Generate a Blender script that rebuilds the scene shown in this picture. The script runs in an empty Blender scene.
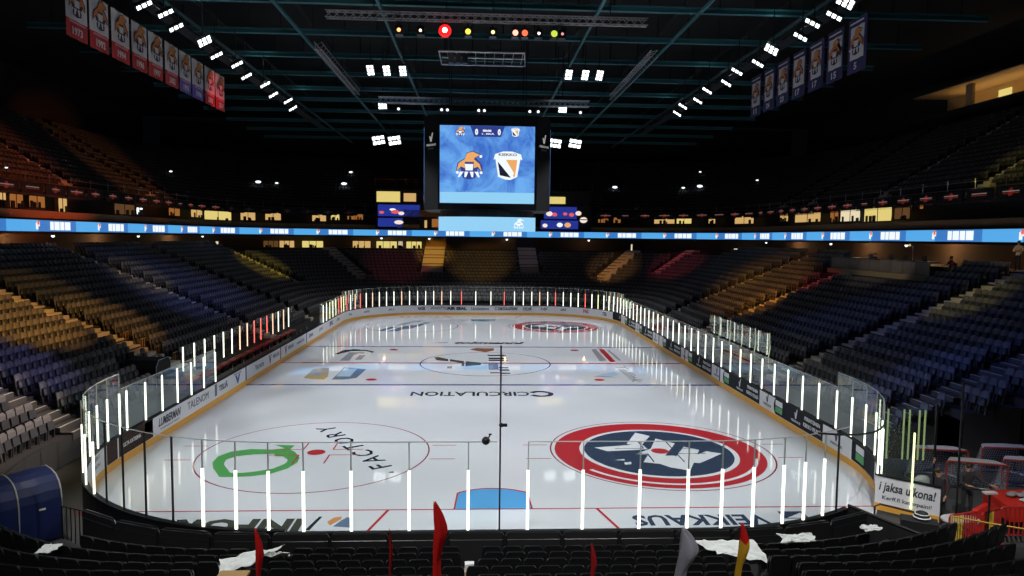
import bpy, bmesh, math, random
import numpy as np
from mathutils import Vector, Matrix, noise
random.seed(7)
SC = bpy.context.scene
COL = SC.collection
PI = math.pi
SC.view_settings.view_transform = 'Standard'
SC.view_settings.look = 'None'
SC.view_settings.exposure = 0.0
SC.view_settings.gamma = 1.0
SC.view_settings.use_curve_mapping = False
SC.cycles.transparent_max_bounces = 64
SC.cycles.max_bounces = 6
SC.cycles.diffuse_bounces = 3
SC.cycles.glossy_bounces = 3
SC.cycles.use_denoising = True
SC.cycles.sample_clamp_indirect = 3.0

# ------------------------------------------------------------------ materials
MATS = {}
def mat(name, col, rough=0.6, metal=0.0, emit=None, es=0.0, spec=0.5, noise=0.0, nscale=3.0, coat=0.0, sheen=0.0):
    if name in MATS: return MATS[name]
    m = bpy.data.materials.new(name); m.use_nodes = True
    nt = m.node_tree; b = nt.nodes['Principled BSDF']
    c = (col[0], col[1], col[2], 1.0)
    b.inputs['Base Color'].default_value = c
    b.inputs['Roughness'].default_value = rough
    b.inputs['Metallic'].default_value = metal
    b.inputs['Specular IOR Level'].default_value = spec
    b.inputs['Coat Weight'].default_value = coat
    b.inputs['Sheen Weight'].default_value = sheen
    if noise:
        tc = nt.nodes.new('ShaderNodeTexCoord'); n = nt.nodes.new('ShaderNodeTexNoise')
        n.inputs['Scale'].default_value = nscale; n.inputs['Detail'].default_value = 5
        mx = nt.nodes.new('ShaderNodeMix'); mx.data_type = 'RGBA'
        mx.inputs['A'].default_value = tuple(v * (1 - noise) for v in col) + (1,)
        mx.inputs['B'].default_value = tuple(min(1, v * (1 + noise)) for v in col) + (1,)
        nt.links.new(tc.outputs['Object'], n.inputs['Vector'])
        nt.links.new(n.outputs['Fac'], mx.inputs['Factor'])
        nt.links.new(mx.outputs['Result'], b.inputs['Base Color'])
    if emit:
        b.inputs['Emission Color'].default_value = (emit[0], emit[1], emit[2], 1)
        b.inputs['Emission Strength'].default_value = es
    m.cycles.emission_sampling = 'NONE' if (es == 0 or name.startswith('lit_post')) else 'AUTO'
    MATS[name] = m
    return m

def lamp(name, col, es): return mat(name, (0.02, 0.02, 0.02), 0.5, emit=col, es=es)

def screen(name, c0, c1, es, scale=0.6):
    m = bpy.data.materials.new(name); m.use_nodes = True
    nt = m.node_tree; b = nt.nodes['Principled BSDF']
    b.inputs['Base Color'].default_value = (0.01, 0.01, 0.012, 1); b.inputs['Roughness'].default_value = 0.4
    tc = nt.nodes.new('ShaderNodeTexCoord'); n = nt.nodes.new('ShaderNodeTexNoise')
    n.inputs['Scale'].default_value = scale; n.inputs['Detail'].default_value = 8; n.inputs['Roughness'].default_value = .65
    n.inputs['Distortion'].default_value = 1.5
    r = nt.nodes.new('ShaderNodeValToRGB')
    r.color_ramp.elements[0].position = .36; r.color_ramp.elements[1].position = .62
    r.color_ramp.elements[0].color = c0 + (1,); r.color_ramp.elements[1].color = c1 + (1,)
    nt.links.new(tc.outputs['Object'], n.inputs['Vector']); nt.links.new(n.outputs['Fac'], r.inputs['Fac'])
    nt.links.new(r.outputs['Color'], b.inputs['Emission Color']); b.inputs['Emission Strength'].default_value = es
    return m

def ice_mat():
    m = bpy.data.materials.new('ice'); m.use_nodes = True
    nt = m.node_tree; b = nt.nodes['Principled BSDF']
    tc = nt.nodes.new('ShaderNodeTexCoord')
    n = nt.nodes.new('ShaderNodeTexNoise'); n.inputs['Scale'].default_value = .35; n.inputs['Detail'].default_value = 9
    r = nt.nodes.new('ShaderNodeValToRGB')
    r.color_ramp.elements[0].color = (.60, .635, .69, 1); r.color_ramp.elements[1].color = (.70, .725, .765, 1)
    nt.links.new(tc.outputs['Object'], n.inputs['Vector']); nt.links.new(n.outputs['Fac'], r.inputs['Fac'])
    nt.links.new(r.outputs['Color'], b.inputs['Base Color'])
    n2 = nt.nodes.new('ShaderNodeTexNoise'); n2.inputs['Scale'].default_value = 2.2; n2.inputs['Detail'].default_value = 6
    mr = nt.nodes.new('ShaderNodeMapRange'); mr.inputs['To Min'].default_value = .02; mr.inputs['To Max'].default_value = .065
    nt.links.new(tc.outputs['Object'], n2.inputs['Vector']); nt.links.new(n2.outputs['Fac'], mr.inputs['Value'])
    nt.links.new(mr.outputs['Result'], b.inputs['Roughness'])
    b.inputs['IOR'].default_value = 1.42
    m.cycles.emission_sampling = 'NONE'
    return m

def glass_mat(name='tempered_glass', haze=.02):
    m = bpy.data.materials.new(name); m.use_nodes = True
    nt = m.node_tree; nt.nodes.remove(nt.nodes['Principled BSDF']); out = nt.nodes['Material Output']
    tr = nt.nodes.new('ShaderNodeBsdfTransparent'); tr.inputs[0].default_value = (.95, .985, .97, 1)
    gl = nt.nodes.new('ShaderNodeBsdfGlossy'); gl.inputs['Roughness'].default_value = .02; gl.inputs[0].default_value = (.9, 1, .95, 1)
    df = nt.nodes.new('ShaderNodeBsdfTranslucent'); df.inputs[0].default_value = (.8, .9, .88, 1)
    fr = nt.nodes.new('ShaderNodeFresnel'); fr.inputs['IOR'].default_value = 1.25
    m1 = nt.nodes.new('ShaderNodeMixShader'); m2 = nt.nodes.new('ShaderNodeMixShader'); m2.inputs[0].default_value = haze
    mu = nt.nodes.new('ShaderNodeMath'); mu.operation = 'MULTIPLY'; mu.inputs[1].default_value = .38; nt.links.new(fr.outputs[0], mu.inputs[0]); nt.links.new(mu.outputs[0], m1.inputs[0]); nt.links.new(tr.outputs[0], m1.inputs[1]); nt.links.new(gl.outputs[0], m1.inputs[2])
    nt.links.new(m1.outputs[0], m2.inputs[1]); nt.links.new(df.outputs[0], m2.inputs[2])
    nt.links.new(m2.outputs[0], out.inputs['Surface'])
    m.cycles.emission_sampling = 'NONE'
    return m

M_ICE = ice_mat(); M_GLASS = glass_mat()
def paint(name, col): return mat('ice_paint_' + name, col, .05, spec=.42)
P_RED = paint('red', (.45, .03, .04)); P_BLUE = paint('blue', (.05, .08, .30)); P_BLACK = paint('black', (.02, .025, .035))
P_NAVY = paint('navy', (.035, .055, .10)); P_GREEN = paint('green', (.09, .36, .10)); P_CREASE = paint('crease', (.10, .38, .75))
P_WHITE = paint('white', (.72, .74, .78)); P_GOLD = paint('gold', (.42, .33, .16)); P_SKY = paint('sky', (.42, .58, .75)); P_STEEL = paint('steel', (.13, .19, .30))
P_ORANGE = paint('orange', (.62, .27, .10)); P_GREY = paint('grey', (.30, .31, .34)); P_BROWN = paint('brown', (.28, .11, .05)); P_TEAL = paint('teal', (.05, .30, .36))
P_OLIVE = paint('olive', (.06, .065, .05))
M_BOARD = mat('board_white', (.70, .72, .76), .35, noise=.04); M_KICK = mat('kick_yellow', (.72, .36, .05), .4)
M_CAP = mat('cap_black', (.010, .011, .013), .55, spec=.2); M_DARKAD = mat('advert_black', (.012, .015, .022), .6, spec=.12)
M_ADINK = mat('advert_ink', (.03, .035, .05), .5); M_ADGREY = mat('advert_grey_ink', (.10, .115, .15), .5); M_ADBLUE = mat('advert_blue_ink', (.04, .09, .30), .5)
M_ADWHITE = mat('advert_white_ink', (.72, .74, .76), .5); M_ADGREEN = mat('advert_green', (.10, .36, .14), .5); M_ADBROWN = mat('advert_brown', (.035, .016, .011), .6, spec=.12)
M_ADRED = mat('advert_red_ink', (.5, .05, .07), .5); M_ADAMBER = mat('advert_amber', (.5, .25, .08), .5)
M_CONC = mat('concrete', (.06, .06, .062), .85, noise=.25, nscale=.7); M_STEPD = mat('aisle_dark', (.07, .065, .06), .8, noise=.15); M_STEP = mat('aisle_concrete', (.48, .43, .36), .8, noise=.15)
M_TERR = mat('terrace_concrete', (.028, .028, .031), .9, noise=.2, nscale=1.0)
M_SEAT = mat('seat_grey_plastic', (.105, .11, .135), .5, noise=.25, nscale=.8); M_SEATD = mat('seat_black_plastic', (.007, .0075, .0085), .36)
M_SEATB = mat('seat_bracket', (.05, .05, .055), .5, .3)
M_SEATTOP = mat('seat_cover_pale', (.30, .29, .30), .6, noise=.2)
M_BLACK = mat('black_paint', (.008, .008, .010), .7); M_WALL = mat('dark_wall', (.02, .02, .023), .9, noise=.3, nscale=.4)
M_BROWNW = mat('concourse_wall', (.09, .065, .045), .85, noise=.3, nscale=.5)
M_STEEL = mat('black_steel', (.02, .021, .023), .4, .5); M_TEAL = mat('teal_steel', (.035, .15, .17), .55); M_ALU = mat('aluminium', (.55, .56, .58), .35, .9)
M_STEELL = mat('glass_joint', (.45, .48, .47), .35, .2)
M_ROOF = mat('roof_deck', (.006, .008, .010), .9)
L_POST = lamp('lit_post_white', (1, 1, .86), 2.2); L_RED = lamp('lit_post_red', (1, .16, .13), 1.7); L_PEACH = lamp('lit_post_peach', (1, .62, .42), 1.8)
L_YEL = lamp('lit_post_yellow', (.95, 1, .5), 1.7)
L_FLOOD = lamp('flood_white', (.95, 1, 1), 3.5)
L_WARM = lamp('warm_window', (1, .62, .22), .62); L_AMBER = lamp('amber_window', (1, .36, .08), .30); L_PALE = lamp('pale_window', (1, .85, .55), .8); L_COOL = lamp('cool_lamp', (.85, .95, 1), 1.6)
L_YW = lamp('yellow_window', (1, .80, .25), .75); L_DIMW = lamp('dim_window', (1, .45, .14), .10)
S_BLUE = screen('screen_blue', (.05, .16, .62), (.16, .44, .92), .95, .55); S_CYAN = lamp('screen_cyan', (.30, .66, .95), .95)
S_RIB1 = lamp('ribbon_blue', (.05, .24, .68), .8); S_RIB2 = lamp('ribbon_cyan', (.10, .44, .90), .9); S_WHITE = lamp('screen_white', (.9, .97, 1), 1.0); S_NAVY = lamp('screen_navy', (.03, .05, .28), .9)
S_ORANGE = lamp('screen_orange', (.95, .45, .15), .9); S_BLACK = lamp('screen_black', (.01, .012, .03), 1); S_RED = lamp('screen_red', (.85, .12, .12), .9); S_DEEP = lamp('screen_deep_blue', (.02, .04, .35), .8)
S_PEACH = lamp('screen_peach', (1, .82, .7), .95)

# ------------------------------------------------------------------ mesh helper
class MB:
    def __init__(s): s.v = []; s.f = []; s.m = []; s.mats = []; s.smooth = False
    def mi(s, m):
        if m not in s.mats: s.mats.append(m)
        return s.mats.index(m)
    def face(s, pts, m):
        n = len(s.v); s.v += [tuple(p) for p in pts]; s.f.append(tuple(range(n, n + len(pts)))); s.m.append(s.mi(m)); return s
    def hexa(s, p, m):   # 8 points: bottom 4, top 4
        n = len(s.v); s.v += [tuple(q) for q in p]; k = s.mi(m)
        for f in ((3, 2, 1, 0), (4, 5, 6, 7), (0, 1, 5, 4), (1, 2, 6, 5), (2, 3, 7, 6), (3, 0, 4, 7)):
            s.f.append(tuple(n + i for i in f)); s.m.append(k)
        return s
    def box(s, c, d, m, rz=0.0, rx=0.0):
        x, y, z = d[0] / 2, d[1] / 2, d[2] / 2
        R = Matrix.Rotation(rz, 3, 'Z') @ Matrix.Rotation(rx, 3, 'X'); c = Vector(c)
        return s.hexa([c + R @ Vector(q) for q in ((-x, -y, -z), (x, -y, -z), (x, y, -z), (-x, y, -z), (-x, -y, z), (x, -y, z), (x, y, z), (-x, y, z))], m)
    def prism(s, poly, o, xd, yd, t, m):   # polygon in the plane (xd, yd) at o, thickened along the normal by t
        o = Vector(o); xd = Vector(xd); yd = Vector(yd); nn = xd.cross(yd).normalized() * t
        a = [o + xd * p[0] + yd * p[1] for p in poly]; n = len(s.v); L = len(a); k = s.mi(m)
        s.v += [tuple(p + nn) for p in a] + [tuple(p) for p in a]
        s.f.append(tuple(range(n, n + L))); s.m.append(k)
        s.f.append(tuple(range(n + 2 * L - 1, n + L - 1, -1))); s.m.append(k)
        for i in range(L):
            j = (i + 1) % L; s.f.append((n + L + i, n + L + j, n + j, n + i)); s.m.append(k)
        return s
    def tube(s, pts, r, m, n=6, closed=False, r1=None):
        pts = [Vector(p) for p in pts]; L = len(pts); k = s.mi(m); base = len(s.v)
        for i, p in enumerate(pts):
            a = pts[(i - 1) % L] if (i or closed) else p; b = pts[(i + 1) % L] if (i < L - 1 or closed) else p
            t = (b - a).normalized(); u = t.cross(Vector((0, 0, 1)))
            if u.length < 1e-3: u = t.cross(Vector((0, 1, 0)))
            u.normalize(); w = t.cross(u)
            rr = r if r1 is None else r + (r1 - r) * i / max(1, L - 1)
            for j in range(n): q = 2 * PI * j / n; s.v.append(tuple(p + u * (rr * math.cos(q)) + w * (rr * math.sin(q))))
        for i in range(L if closed else L - 1):
            for j in range(n):
                a = base + i * n; b = base + ((i + 1) % L) * n
                s.f.append((a + j, a + (j + 1) % n, b + (j + 1) % n, b + j)); s.m.append(k)
        if not closed:
            s.f.append(tuple(base + j for j in range(n - 1, -1, -1))); s.m.append(k)
            s.f.append(tuple(base + (L - 1) * n + j for j in range(n))); s.m.append(k)
        return s
    def ball(s, c, r, m, sz=(1, 1, 1), n=10):
        base = len(s.v); k = s.mi(m); R = n // 2 + 1
        for i in range(R + 1):
            t = PI * i / R
            for j in range(n):
                q = 2 * PI * j / n; s.v.append((c[0] + r * sz[0] * math.sin(t) * math.cos(q), c[1] + r * sz[1] * math.sin(t) * math.sin(q), c[2] + r * sz[2] * math.cos(t)))
        for i in range(R):
            for j in range(n):
                s.f.append((base + i * n + j, base + (i + 1) * n + j, base + (i + 1) * n + (j + 1) % n, base + i * n + (j + 1) % n)); s.m.append(k)
        return s
    def strip(s, A, B, m):   # ribbon between two polylines
        k = s.mi(m); n = len(s.v); L = len(A); s.v += [tuple(p) for p in A] + [tuple(p) for p in B]
        for i in range(L - 1): s.f.append((n + i, n + i + 1, n + L + i + 1, n + L + i)); s.m.append(k)
        return s
    def wall(s, P, z0, z1, t, m, out):  # thick strip standing on a plan polyline P; out = offset polyline (outer face)
        A0 = [(p[0], p[1], z0) for p in P]; A1 = [(p[0], p[1], z1) for p in P]; B0 = [(p[0], p[1], z0) for p in out]; B1 = [(p[0], p[1], z1) for p in out]
        s.strip(A0, A1, m); s.strip(A1, B1, m); s.strip(B1, B0, m); s.strip(B0, A0, m)
        s.face([A0[0], A1[0], B1[0], B0[0]], m); s.face([A0[-1], B0[-1], B1[-1], A1[-1]], m)
        return s
    def text(s, body, o, xd, yd, size, m, ext=.006, bold=0.0, shear=0.0, w=None, h=None):
        v, f = text_geo(body, bold, shear)
        x0, x1 = min(p[0] for p in v), max(p[0] for p in v); y0, y1 = min(p[1] for p in v), max(p[1] for p in v)
        sx = w / (x1 - x0) if w else size; sy = h / (y1 - y0) if h else size
        if w and not h and not size: sy = sx
        cx, cy = (x0 + x1) / 2, (y0 + y1) / 2
        o = Vector(o); xd = Vector(xd).normalized(); yd = Vector(yd).normalized(); nn = xd.cross(yd); n = len(s.v); k = s.mi(m)
        for p in v: s.v.append(tuple(o + xd * ((p[0] - cx) * sx) + yd * ((p[1] - cy) * sy) + nn * (ext if p[2] > 0 else 0)))
        for q in f: s.f.append(tuple(n + i for i in q)); s.m.append(k)
        return s
    def build(s, name, parent=None, smooth=False, kind=None, label=None):
        me = bpy.data.meshes.new(name)
        off = parent.matrix_basis.translation if parent is not None else Vector((0, 0, 0))
        p = parent
        off = Vector((0, 0, 0))
        while p is not None: off = off + p.location; p = p.parent
        me.from_pydata([(a - off.x, b - off.y, c - off.z) for a, b, c in s.v], [], s.f)
        for m in s.mats: me.materials.append(m)
        me.polygons.foreach_set('material_index', s.m)
        if smooth: me.polygons.foreach_set('use_smooth', [True] * len(s.f))
        me.update()
        o = bpy.data.objects.new(name, me); COL.objects.link(o)
        if parent is not None: o.parent = parent
        if kind: o['kind'] = kind
        if label: o['label'] = label
        return o

_TXT = {}
def text_geo(body, bold, shear):
    key = (body, bold, shear)
    if key not in _TXT:
        cu = bpy.data.curves.new('t', 'FONT'); cu.body = body; cu.size = 1; cu.extrude = .01; cu.offset = bold; cu.shear = shear; cu.resolution_u = 2
        o = bpy.data.objects.new('t', cu); COL.objects.link(o)
        dg = bpy.context.evaluated_depsgraph_get()
        me = bpy.data.meshes.new_from_object(o.evaluated_get(dg))
        _TXT[key] = ([tuple(v.co) for v in me.vertices], [tuple(p.vertices) for p in me.polygons])
        bpy.data.objects.remove(o); bpy.data.curves.remove(cu); bpy.data.meshes.remove(me)
    return _TXT[key]

def tag(o, label, cat, group=None):
    o['label'] = label; o['category'] = cat
    if group: o['group'] = group
    return o
def thing(name, label, cat, loc=(0, 0, 0), group=None):
    o = bpy.data.objects.new(name, None); COL.objects.link(o); o.location = loc; o.empty_display_size = .2
    return tag(o, label, cat, group)
ONES = 'zeroth first second third fourth fifth sixth seventh eighth ninth tenth eleventh twelfth thirteenth fourteenth fifteenth sixteenth seventeenth eighteenth nineteenth'.split()
TENS = {2: ('twenty', 'twentieth'), 3: ('thirty', 'thirtieth'), 4: ('forty', 'fortieth'), 5: ('fifty', 'fiftieth'), 6: ('sixty', 'sixtieth')}
def nth(n):
    if n < 20: return ONES[n]
    return TENS[n // 10][1] if n % 10 == 0 else TENS[n // 10][0] + '-' + ONES[n % 10]

# ------------------------------------------------------------------ camera
cam = bpy.data.cameras.new('camera'); co = bpy.data.objects.new('camera', cam); COL.objects.link(co)
cam.sensor_width = 36; cam.lens = 36 * 695.05 / 1024; cam.clip_end = 400
yaw, pit, rol = -.048667, .072428, .011254
fw = Vector((-math.sin(yaw) * math.cos(pit), math.cos(yaw) * math.cos(pit), -math.sin(pit)))
rt0 = Vector((math.cos(yaw), math.sin(yaw), 0)); up0 = rt0.cross(fw)
rt = rt0 * math.cos(rol) + up0 * math.sin(rol); up = up0 * math.cos(rol) - rt0 * math.sin(rol)
co.matrix_world = Matrix(((rt.x, up.x, -fw.x, -.5379), (rt.y, up.y, -fw.y, -17.7836), (rt.z, up.z, -fw.z, 8.7169), (0, 0, 0, 1)))
SC.camera = co

# ------------------------------------------------------------------ plan curves
def arcp(cx, cy, r, a0, a1, n): return [(cx + r * math.cos(math.radians(a0 + (a1 - a0) * i / n)), cy + r * math.sin(math.radians(a0 + (a1 - a0) * i / n))) for i in range(n + 1)]
def Upath(o, start=215, end=-45, n=1):
    """bowl curve at offset o behind the boards: left side, far end, right side"""
    a = 14 + o; r = 8.5 + .5 * o; y0 = -o; y1 = 60 + o; P = arcp(-(a - r), y0 + r, r, start, 180, 8 * n)
    P += [(-a, y0 + r + (y1 - y0 - 2 * r) * i / (24 * n)) for i in range(1, 24 * n)]
    P += arcp(-(a - r), y1 - r, r, 180, 90, 16 * n)
    P += [(-(a - r) + 2 * (a - r) * i / (8 * n), y1) for i in range(1, 8 * n)]
    P += arcp(a - r, y1 - r, r, 90, 0, 16 * n)
    P += [(a, y1 - r - (y1 - y0 - 2 * r) * i / (24 * n)) for i in range(1, 24 * n)]
    P += arcp(a - r, y0 + r, r, 0, end, 8 * n)
    return P
def Npath(o, ang=60, n=10):
    """near end curve, left to right"""
    r = 8.5 + .5 * o; a = 14 + o; y0 = -o
    return arcp(-(a - r), y0 + r, r, 270 - ang, 270, n) + [(-(a - r) + 2 * (a - r) * i / n, y0) for i in range(1, n)] + arcp(a - r, y0 + r, r, 270, 270 + ang, n)
def dist_on(P):
    L = [0]
    for i in range(1, len(P)): L.append(L[-1] + math.hypot(P[i][0] - P[i - 1][0], P[i][1] - P[i - 1][1]))
    return L
def sample(P, L, s):
    s = max(0, min(L[-1], s)); i = max(0, min(len(L) - 2, int(np.searchsorted(L, s)) - 1))
    t = (s - L[i]) / max(1e-9, L[i + 1] - L[i]); a, b = P[i], P[i + 1]
    d = (b[0] - a[0], b[1] - a[1]); l = math.hypot(*d)
    return (a[0] + d[0] * t, a[1] + d[1] * t), (d[0] / l, d[1] / l)
def sub(P, L, s0, s1, n=None):
    n = n or max(2, int(abs(s1 - s0) / .5) + 1)
    return [sample(P, L, s0 + (s1 - s0) * i / (n - 1))[0] for i in range(n)]
def rink(o=0.0, n=24):
    """closed board line, from the near-end middle anticlockwise (towards +X, up the right side)"""
    r = 8.5 + o; a = 14 + o
    P = [(0, -o)] + arcp(5.5, 8.5, r, -90, 0, n) + arcp(5.5, 51.5, r, 0, 90, n) + arcp(-5.5, 51.5, r, 90, 180, n) + arcp(-5.5, 8.5, r, 180, 270, n) + [(0, -o)]
    return P
# ------------------------------------------------------------------ floor, walls, ceiling, roof steel
MB().box((0, 30, -.16), (130, 130, .2), M_CONC).build('floor', kind='structure')
MB().box((0, 30, 27.2), (130, 130, .4), M_ROOF).build('ceiling', kind='structure')
MB().box((-52, 30, 13.4), (.6, 124, 27), M_WALL).build('wall_left', kind='structure')
MB().box((52, 30, 13.4), (.6, 124, 27), M_WALL).build('wall_right', kind='structure')
MB().box((0, 98, 13.4), (103.4, .6, 27), M_WALL).build('wall_far', kind='structure')
MB().box((0, -31, 13.4), (103.4, .6, 27), M_WALL).build('wall_near', kind='structure')
for i, y in enumerate((-7, -1, 5, 11, 17, 23.7, 30, 36, 42, 47.8, 53, 59.2, 66, 73, 80)):
    b = MB(); b.box((0, y, 22.3), (60, .35, .06), M_TEAL); b.box((0, y, 22.02), (60, .30, .05), M_TEAL); b.box((0, y, 22.16), (60, .06, .25), M_TEAL)
    for k in range(-14, 14): b.box((k * 2.1 + 1, y, 22.9), (.05, .05, 1.6), M_ROOF, rz=.4)
    b.build('roof_beam', kind='structure')
for x in (-18.5, -12.2, -6.3, 6.3, 12.2, 18.5):
    b = MB(); b.box((x, 35, 21.85), (.16, 95, .16), M_TEAL); b.box((x, 35, 23.3), (.16, 95, .16), M_ROOF); b.build('roof_purlin', kind='structure')
def truss(name, p0, p1, w, m, parent=None, n=14, label=None):
    p0 = Vector(p0); p1 = Vector(p1); d = (p1 - p0); L = d.length; d.normalize(); s = d.cross(Vector((0, 0, 1))).normalized() * (w / 2); z = Vector((0, 0, w / 2))
    b = MB(); C = [s + z, -s + z, -s - z, s - z]
    for c in C: b.tube([p0 + c, p1 + c], .03, m, 5)
    for i in range(n):
        a = p0 + d * (L * i / n); e = p0 + d * (L * (i + 1) / n)
        for k in range(4): b.tube([a + C[k], e + C[(k + 1) % 4]], .015, m, 4)
    return b.build(name, parent, label=label)
for sx, w in ((-1, 'left'), (1, 'right')):
    t = thing('catwalk_truss', 'dark steel catwalk running up the roof beside the %s floodlight row' % w, 'catwalk', (sx * 18, 35, 21))
    truss('truss_frame', (sx * 18, -8, 21), (sx * 18, 62, 21), .7, M_STEEL, t, 40)
    MB().box((sx * 18, 27, 20.66), (.8, 70, .04), M_STEEL).build('walkway', t)
    t = thing('rigging_truss', 'short sloping aluminium rigging truss left of the scoreboard' if sx < 0 else 'short sloping aluminium rigging truss right of the scoreboard', 'truss', (sx * 11.3, 33, 21.2), 'rigging trusses')
    truss('truss_frame', (sx * 11.3, 30, 21.3), (sx * 11.3, 45, 21.3), .45, M_ALU, t, 20)
    for y in (31, 38, 44): MB().tube([(sx * 11.3, y, 21.5), (sx * 11.3, y, 22.3)], .02, M_STEEL).build('hanger', t)

# ------------------------------------------------------------------ ice and its markings
ice = MB(); ip = rink(-.0)[:-1]; ice.prism(ip, (0, 0, -.05), (1, 0, 0), (0, 1, 0), .05, M_ICE); ICE = ice.build('ice_sheet', kind='structure')
X, Y = (1, 0, 0), (0, 1, 0)
def deco(name, polys, m, z=.003, label=None):
    b = MB()
    for i, p in enumerate(polys): b.prism(p if area(p) > 0 else p[::-1], (0, 0, z - .002 + .00012 * i), X, Y, .002, m)
    return b.build(name, ICE, label=label)
def area(p): return sum(p[i][0] * p[(i + 1) % len(p)][1] - p[(i + 1) % len(p)][0] * p[i][1] for i in range(len(p)))
def ring(name, c, r0, r1, m, z=.003, n=64, a0=0, a1=360):
    b = MB()
    A = [(p[0], p[1], z) for p in arcp(c[0], c[1], r0, a0, a1, n)]; B = [(p[0], p[1], z) for p in arcp(c[0], c[1], r1, a0, a1, n)]
    b.strip(B, A, m); return b.build(name, ICE)
def rect(x0, x1, y0, y1): return [(x0, y0), (x1, y0), (x1, y1), (x0, y1)]
def disc(c, r, n=32): return arcp(c[0], c[1], r, 0, 360 - 360 / n, n - 1)
deco('centre_line', [rect(-13.98, 13.98, 29.85, 30.15)], P_RED); 
for y in (22.86, 37.14): deco('blue_line', [rect(-13.98, 13.98, y - .15, y + .15)], P_BLUE)
for y, s in ((4, 1), (56, -1)):
    e = 13.2 if s > 0 else 13.2
    deco('goal_line', [rect(-e + .1, e - .1, y - .035, y + .035)], P_RED)
    for sx in (-1, 1): deco('trapezoid_line', [[(sx * 3.35 - .05, y), (sx * 4.35 - .05, y - s * 3.95), (sx * 4.35 + .05, y - s * 3.95), (sx * 3.35 + .05, y)]], P_RED)
    cr = [(-1.22, y + s * .03), (1.22, y + s * .03), (1.16, y + s * 1.36)] + [(1.83 * math.cos(math.radians(t)), y + s * 1.80 * math.sin(math.radians(t))) for t in range(54, 130, 6)] + [(-1.16, y + s * 1.36)]
    deco('goal_crease', [cr], P_CREASE if s > 0 else P_TEAL, .004)
    out = [(p[0] * 1.05, y + (p[1] - y) * 1.05 if abs(p[1] - y) > .1 else y) for p in cr]
    deco('crease_outline', [out], P_RED, .003)
for x in (-7, 7):
    for y in (10, 50): ring('faceoff_circle', (x, y), 4.48, 4.54, paint('line_red', (.26, .03, .05)), .0035); deco('faceoff_dot', [disc((x, y), .36)], P_RED, .007)
    for y in (24.36, 35.64): deco('faceoff_dot', [disc((x, y), .33)], P_RED, .005)
ring('centre_circle', (0, 30), 4.45, 4.53, P_BLUE, .004); deco('faceoff_dot', [disc((0, 30), .2)], P_BLUE, .006)
for x in (-7, 7):
    for sx in (-1, 1):
        for sy in (-1, 1):
            deco('hash_mark', [rect(x + sx * .6 - .03, x + sx * .6 + .03, 10 + sy * .35, 10 + sy * 1.4), rect(min(x + sx * .6, x + sx * 1.8), max(x + sx * .6, x + sx * 1.8), 10 + sy * .35 - .03, 10 + sy * .35 + .03)], P_RED if x < 0 else P_NAVY, .008)
    for sx in (-1, 1):
        for dy in (-.9, .9): deco('hash_mark', [rect(min(x + sx * 4.6, x + sx * 5.6), max(x + sx * 4.6, x + sx * 5.6), 10 + dy - .03, 10 + dy + .03)], P_RED, .004)
# green ring emblem (left circle)
go = [(-9.79, 7.14), (-10.38, 8.13), (-10.65, 8.79), (-10.71, 9.53), (-10.41, 10.15), (-9.74, 10.47), (-8.83, 10.39), (-8.65, 10.46), (-8.40, 10.55), (-8.21, 10.45), (-7.86, 10.06), (-7.49, 9.34), (-7.43, 8.74), (-7.61, 8.04), (-8.07, 7.45), (-8.69, 7.20), (-9.36, 7.14)]
gi = [(-9.57, 7.61), (-10.10, 8.49), (-10.20, 8.8), (-10.24, 9.13), (-10.00, 9.52), (-9.41, 9.76), (-8.62, 9.82), (-8.58, 9.7), (-8.48, 9.50), (-8.19, 9.50), (-7.90, 9.10), (-7.84, 8.8), (-7.88, 8.55), (-8.15, 8.05), (-8.68, 7.73), (-9.16, 7.58), (-9.4, 7.58)]
b = MB(); b.strip([(p[0], p[1], .004) for p in gi + gi[:1]], [(p[0], p[1], .004) for p in go + go[:1]], P_GREEN)
b.prism([(-8.35, 10.5), (-8.15, 10.4), (-8.10, 10.95), (-8.95, 11.05)], (0, 0, .002), X, Y, .002, P_GREEN); b.build('green_ring_emblem', ICE)
b = MB()
for ch, p, ang in (('.', (-3.70, 7.57), 120), ('F', (-4.2, 8.25), 122), ('A', (-4.62, 9.05), 122), ('C', (-5.09, 9.85), 122), ('T', (-5.62, 10.72), 122), ('O', (-6.2, 11.6), 122), ('R', (-6.78, 12.5), 122), ('Y', (-7.3, 13.4), 122)):
    a = math.radians(ang); b.text(ch, (p[0], p[1], .003), (math.cos(a), math.sin(a), 0), (-math.sin(a), math.cos(a), 0), 1.15 if ch != '.' else 1.4, P_BLACK, .002, .012)
b.build('factory_lettering', ICE)
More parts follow.
